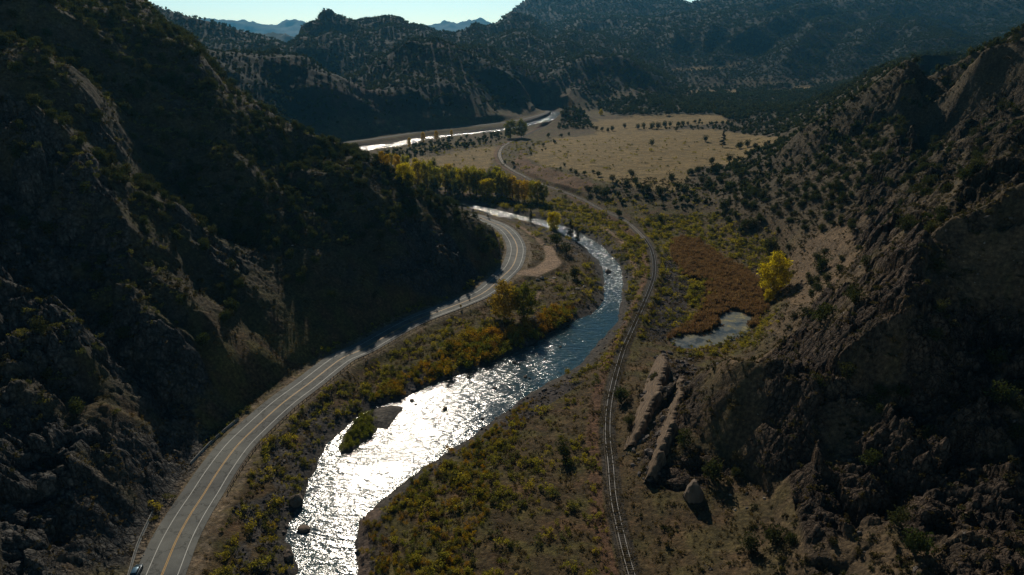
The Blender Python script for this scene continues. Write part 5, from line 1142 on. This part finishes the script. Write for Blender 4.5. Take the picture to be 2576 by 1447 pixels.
x, y = scatter(0, 40, 900, d_rab, .4); k = rng.random(len(x)) < .6; s = (.4 + 1.25 * rng.random(len(x)) ** 2.4) * np.where(np.hypot(x, y) > 330, 1.15, 1); print('rabbit', len(x))
def lab_rab(x, y):
    if lookup(sdr, np.array([x]), np.array([y]))[0] != 0 and x < P(1000, 1000)[0]: return ('yellow green rabbitbrush on the bank between the road and the river', 'rabbitbrush between road and river')
    return ('yellow green rabbitbrush on the flat between the river and the railway', 'rabbitbrush between river and railway')
split('rabbitbrush', 'rabbitbrush', '', 'bush', '', x[k], y[k], s[k], 1.5, 'rabbitbrush_cover', 'yellow green rabbitbrush over the valley floor', 290, labels=lab_rab, tilt=.12)
split('sagebrush', 'sagebrush', 'grey green sagebrush on the valley floor among the yellower bushes', 'bush', 'sagebrush on the valley floor', x[~k], y[~k], s[~k], 1.2, 'sagebrush_cover', 'grey green sagebrush over the valley floor', 280, tilt=.12)
x, y = scatter(0, 80, 420, lambda x, y: (lookup(reg, x, y) == 0) * .5 * smooth(-.3, .3, nz(x, y, 6, 541)) * (lookup(driv, x, y) > 3) + lookup(hs_r, x, y) * .22 * smooth(-.3, .3, nz(x, y, 7, 543)) + lookup(hs_l, x, y) * .05, .5); s = .5 + .9 * rng.random(len(x)); print('tufts', len(x))
k = lookup(dmar, x, y) > .5; split('dry_tuft', 'grass', '', '', '', x[k], y[k], s[k], .5, 'dry_grass', 'dry grass tufts over the valley and the tan slope', 0, tilt=.15)
x, y = cand(90000, 90, 330, 0, 30); k = (lookup(dra_, x, y) < 2.6) & (rng.random(len(x)) < .8) & (nz(x, y, 8, 547) > -.15); x, y = x[k], y[k]
split('dry_tuft', 'grass', '', '', '', x, y, .25 + .4 * rng.random(len(x)), .5, 'track_grass', 'dry grass growing between and beside the rails', 0, tilt=.15, sink=-.25)
# reeds
xm, ym = marsh_arr = np.array(marsh).T; n = 26000; x = rng.uniform(xm.min(), xm.max(), n); y = rng.uniform(ym.min(), ym.max(), n); k = (lookup(dmar, x, y) < 1.5) & (rng.random(n) < smooth(1.5, -3, lookup(dmar, x, y)) * (.45 + .8 * smooth(-.3, .1, nz(x, y, 10, 571)))) & (sdf(x, y, pond) > 2.6 + 2 * nz(x, y, 5, 573)); x, y = x[k], y[k]; print('reeds', len(x))
split('reed', 'reed', '', '', '', x, y, (.55 + .45 * rng.random(len(x))) * (1 + .5 * nz(x, y, 7, 575)), 1.8, 'reed_bed', 'rust brown reed bed beside the pond', 0, tilt=.12)
# loose stones
def d_rub(x, y):
    dv = lookup(driv, x, y); v = (dv < 9) * (dv > -.5) * .16 * smooth(-.2, .2, nz(x, y, 12, 551)) * np.where(lookup(QY, x, y) > 560, 1, .3)
    v = np.maximum(v, (dv < 0) * (dv > -14) * (lookup(QY, x, y) < 850) * (lookup(QY, x, y) > 560) * .012)
    v = np.maximum(v, inpx(x, y, [(560, 2100), (640, 1330), (720, 1270), (720, 1400), (730, 2100)]) * .3)
    return v
x, y = scatter(0, 90, 480, d_rub, .3, False); k = (lookup(ddr, x, y) > 9) & (lookup(dra_, x, y) > 4); x, y = x[k], y[k]; s = .22 + 1.15 * rng.random(len(x)) ** 4; print('rub', len(x))
split('rubble', 'rubble', '', '', '', x, y, s, 1, 'river_rubble', 'grey brown rubble along the water edge', 0, tilt=.5)
x, y = scatter(0, 90, 480, lambda x, y: lookup((rip2 | (np.asarray(rip) > .4)) * 1.0, x, y) * .4, .4); s = .3 + .5 * rng.random(len(x)) ** 2
split('dark_rubble', 'rubble', '', '', '', x, y, s, 1, 'riprap', 'dark broken rock dumped on the banks', 0, tilt=.6)
x, y = scatter(0, 120, 300, lambda x, y: inpx(x, y, [(1560, 1130), (1600, 1040), (1650, 900), (1690, 870), (1760, 900), (1720, 1000), (1690, 1110), (1650, 1230), (1600, 1200)]) * .35 * (nz(x, y, 6, 577) > -.1), .35); s = .4 + 1.5 * rng.random(len(x)) ** 3
split('rubble', 'rubble', '', '', '', x, y, s, 1, 'fallen_rubble', 'broken brown rock round the foot of the leaning slabs', 0, tilt=.6)
x, y = scatter(0, 80, 480, lambda x, y: lookup(hs_r, x, y) * (.05 + .10 * smooth(0, .3, nz(x, y, 16, 561))) * (lookup(ROCK, x, y) < .7) + lookup(hs_l, x, y) * .006, .15); s = .22 + .7 * rng.random(len(x)) ** 4; k = rng.random(len(x)) < .25; print('slope stones', len(x))
split('rubble', 'rubble', '', '', '', x[~k], y[~k], s[~k], 1, 'slope_rubble', 'loose brown stones on the hillsides', 0, tilt=.6)
split('pale_rubble', 'rubble', '', '', '', x[k], y[k], s[k] * .8, 1, 'pale_slope_rubble', 'pale stones on the hillsides', 0, tilt=.6)
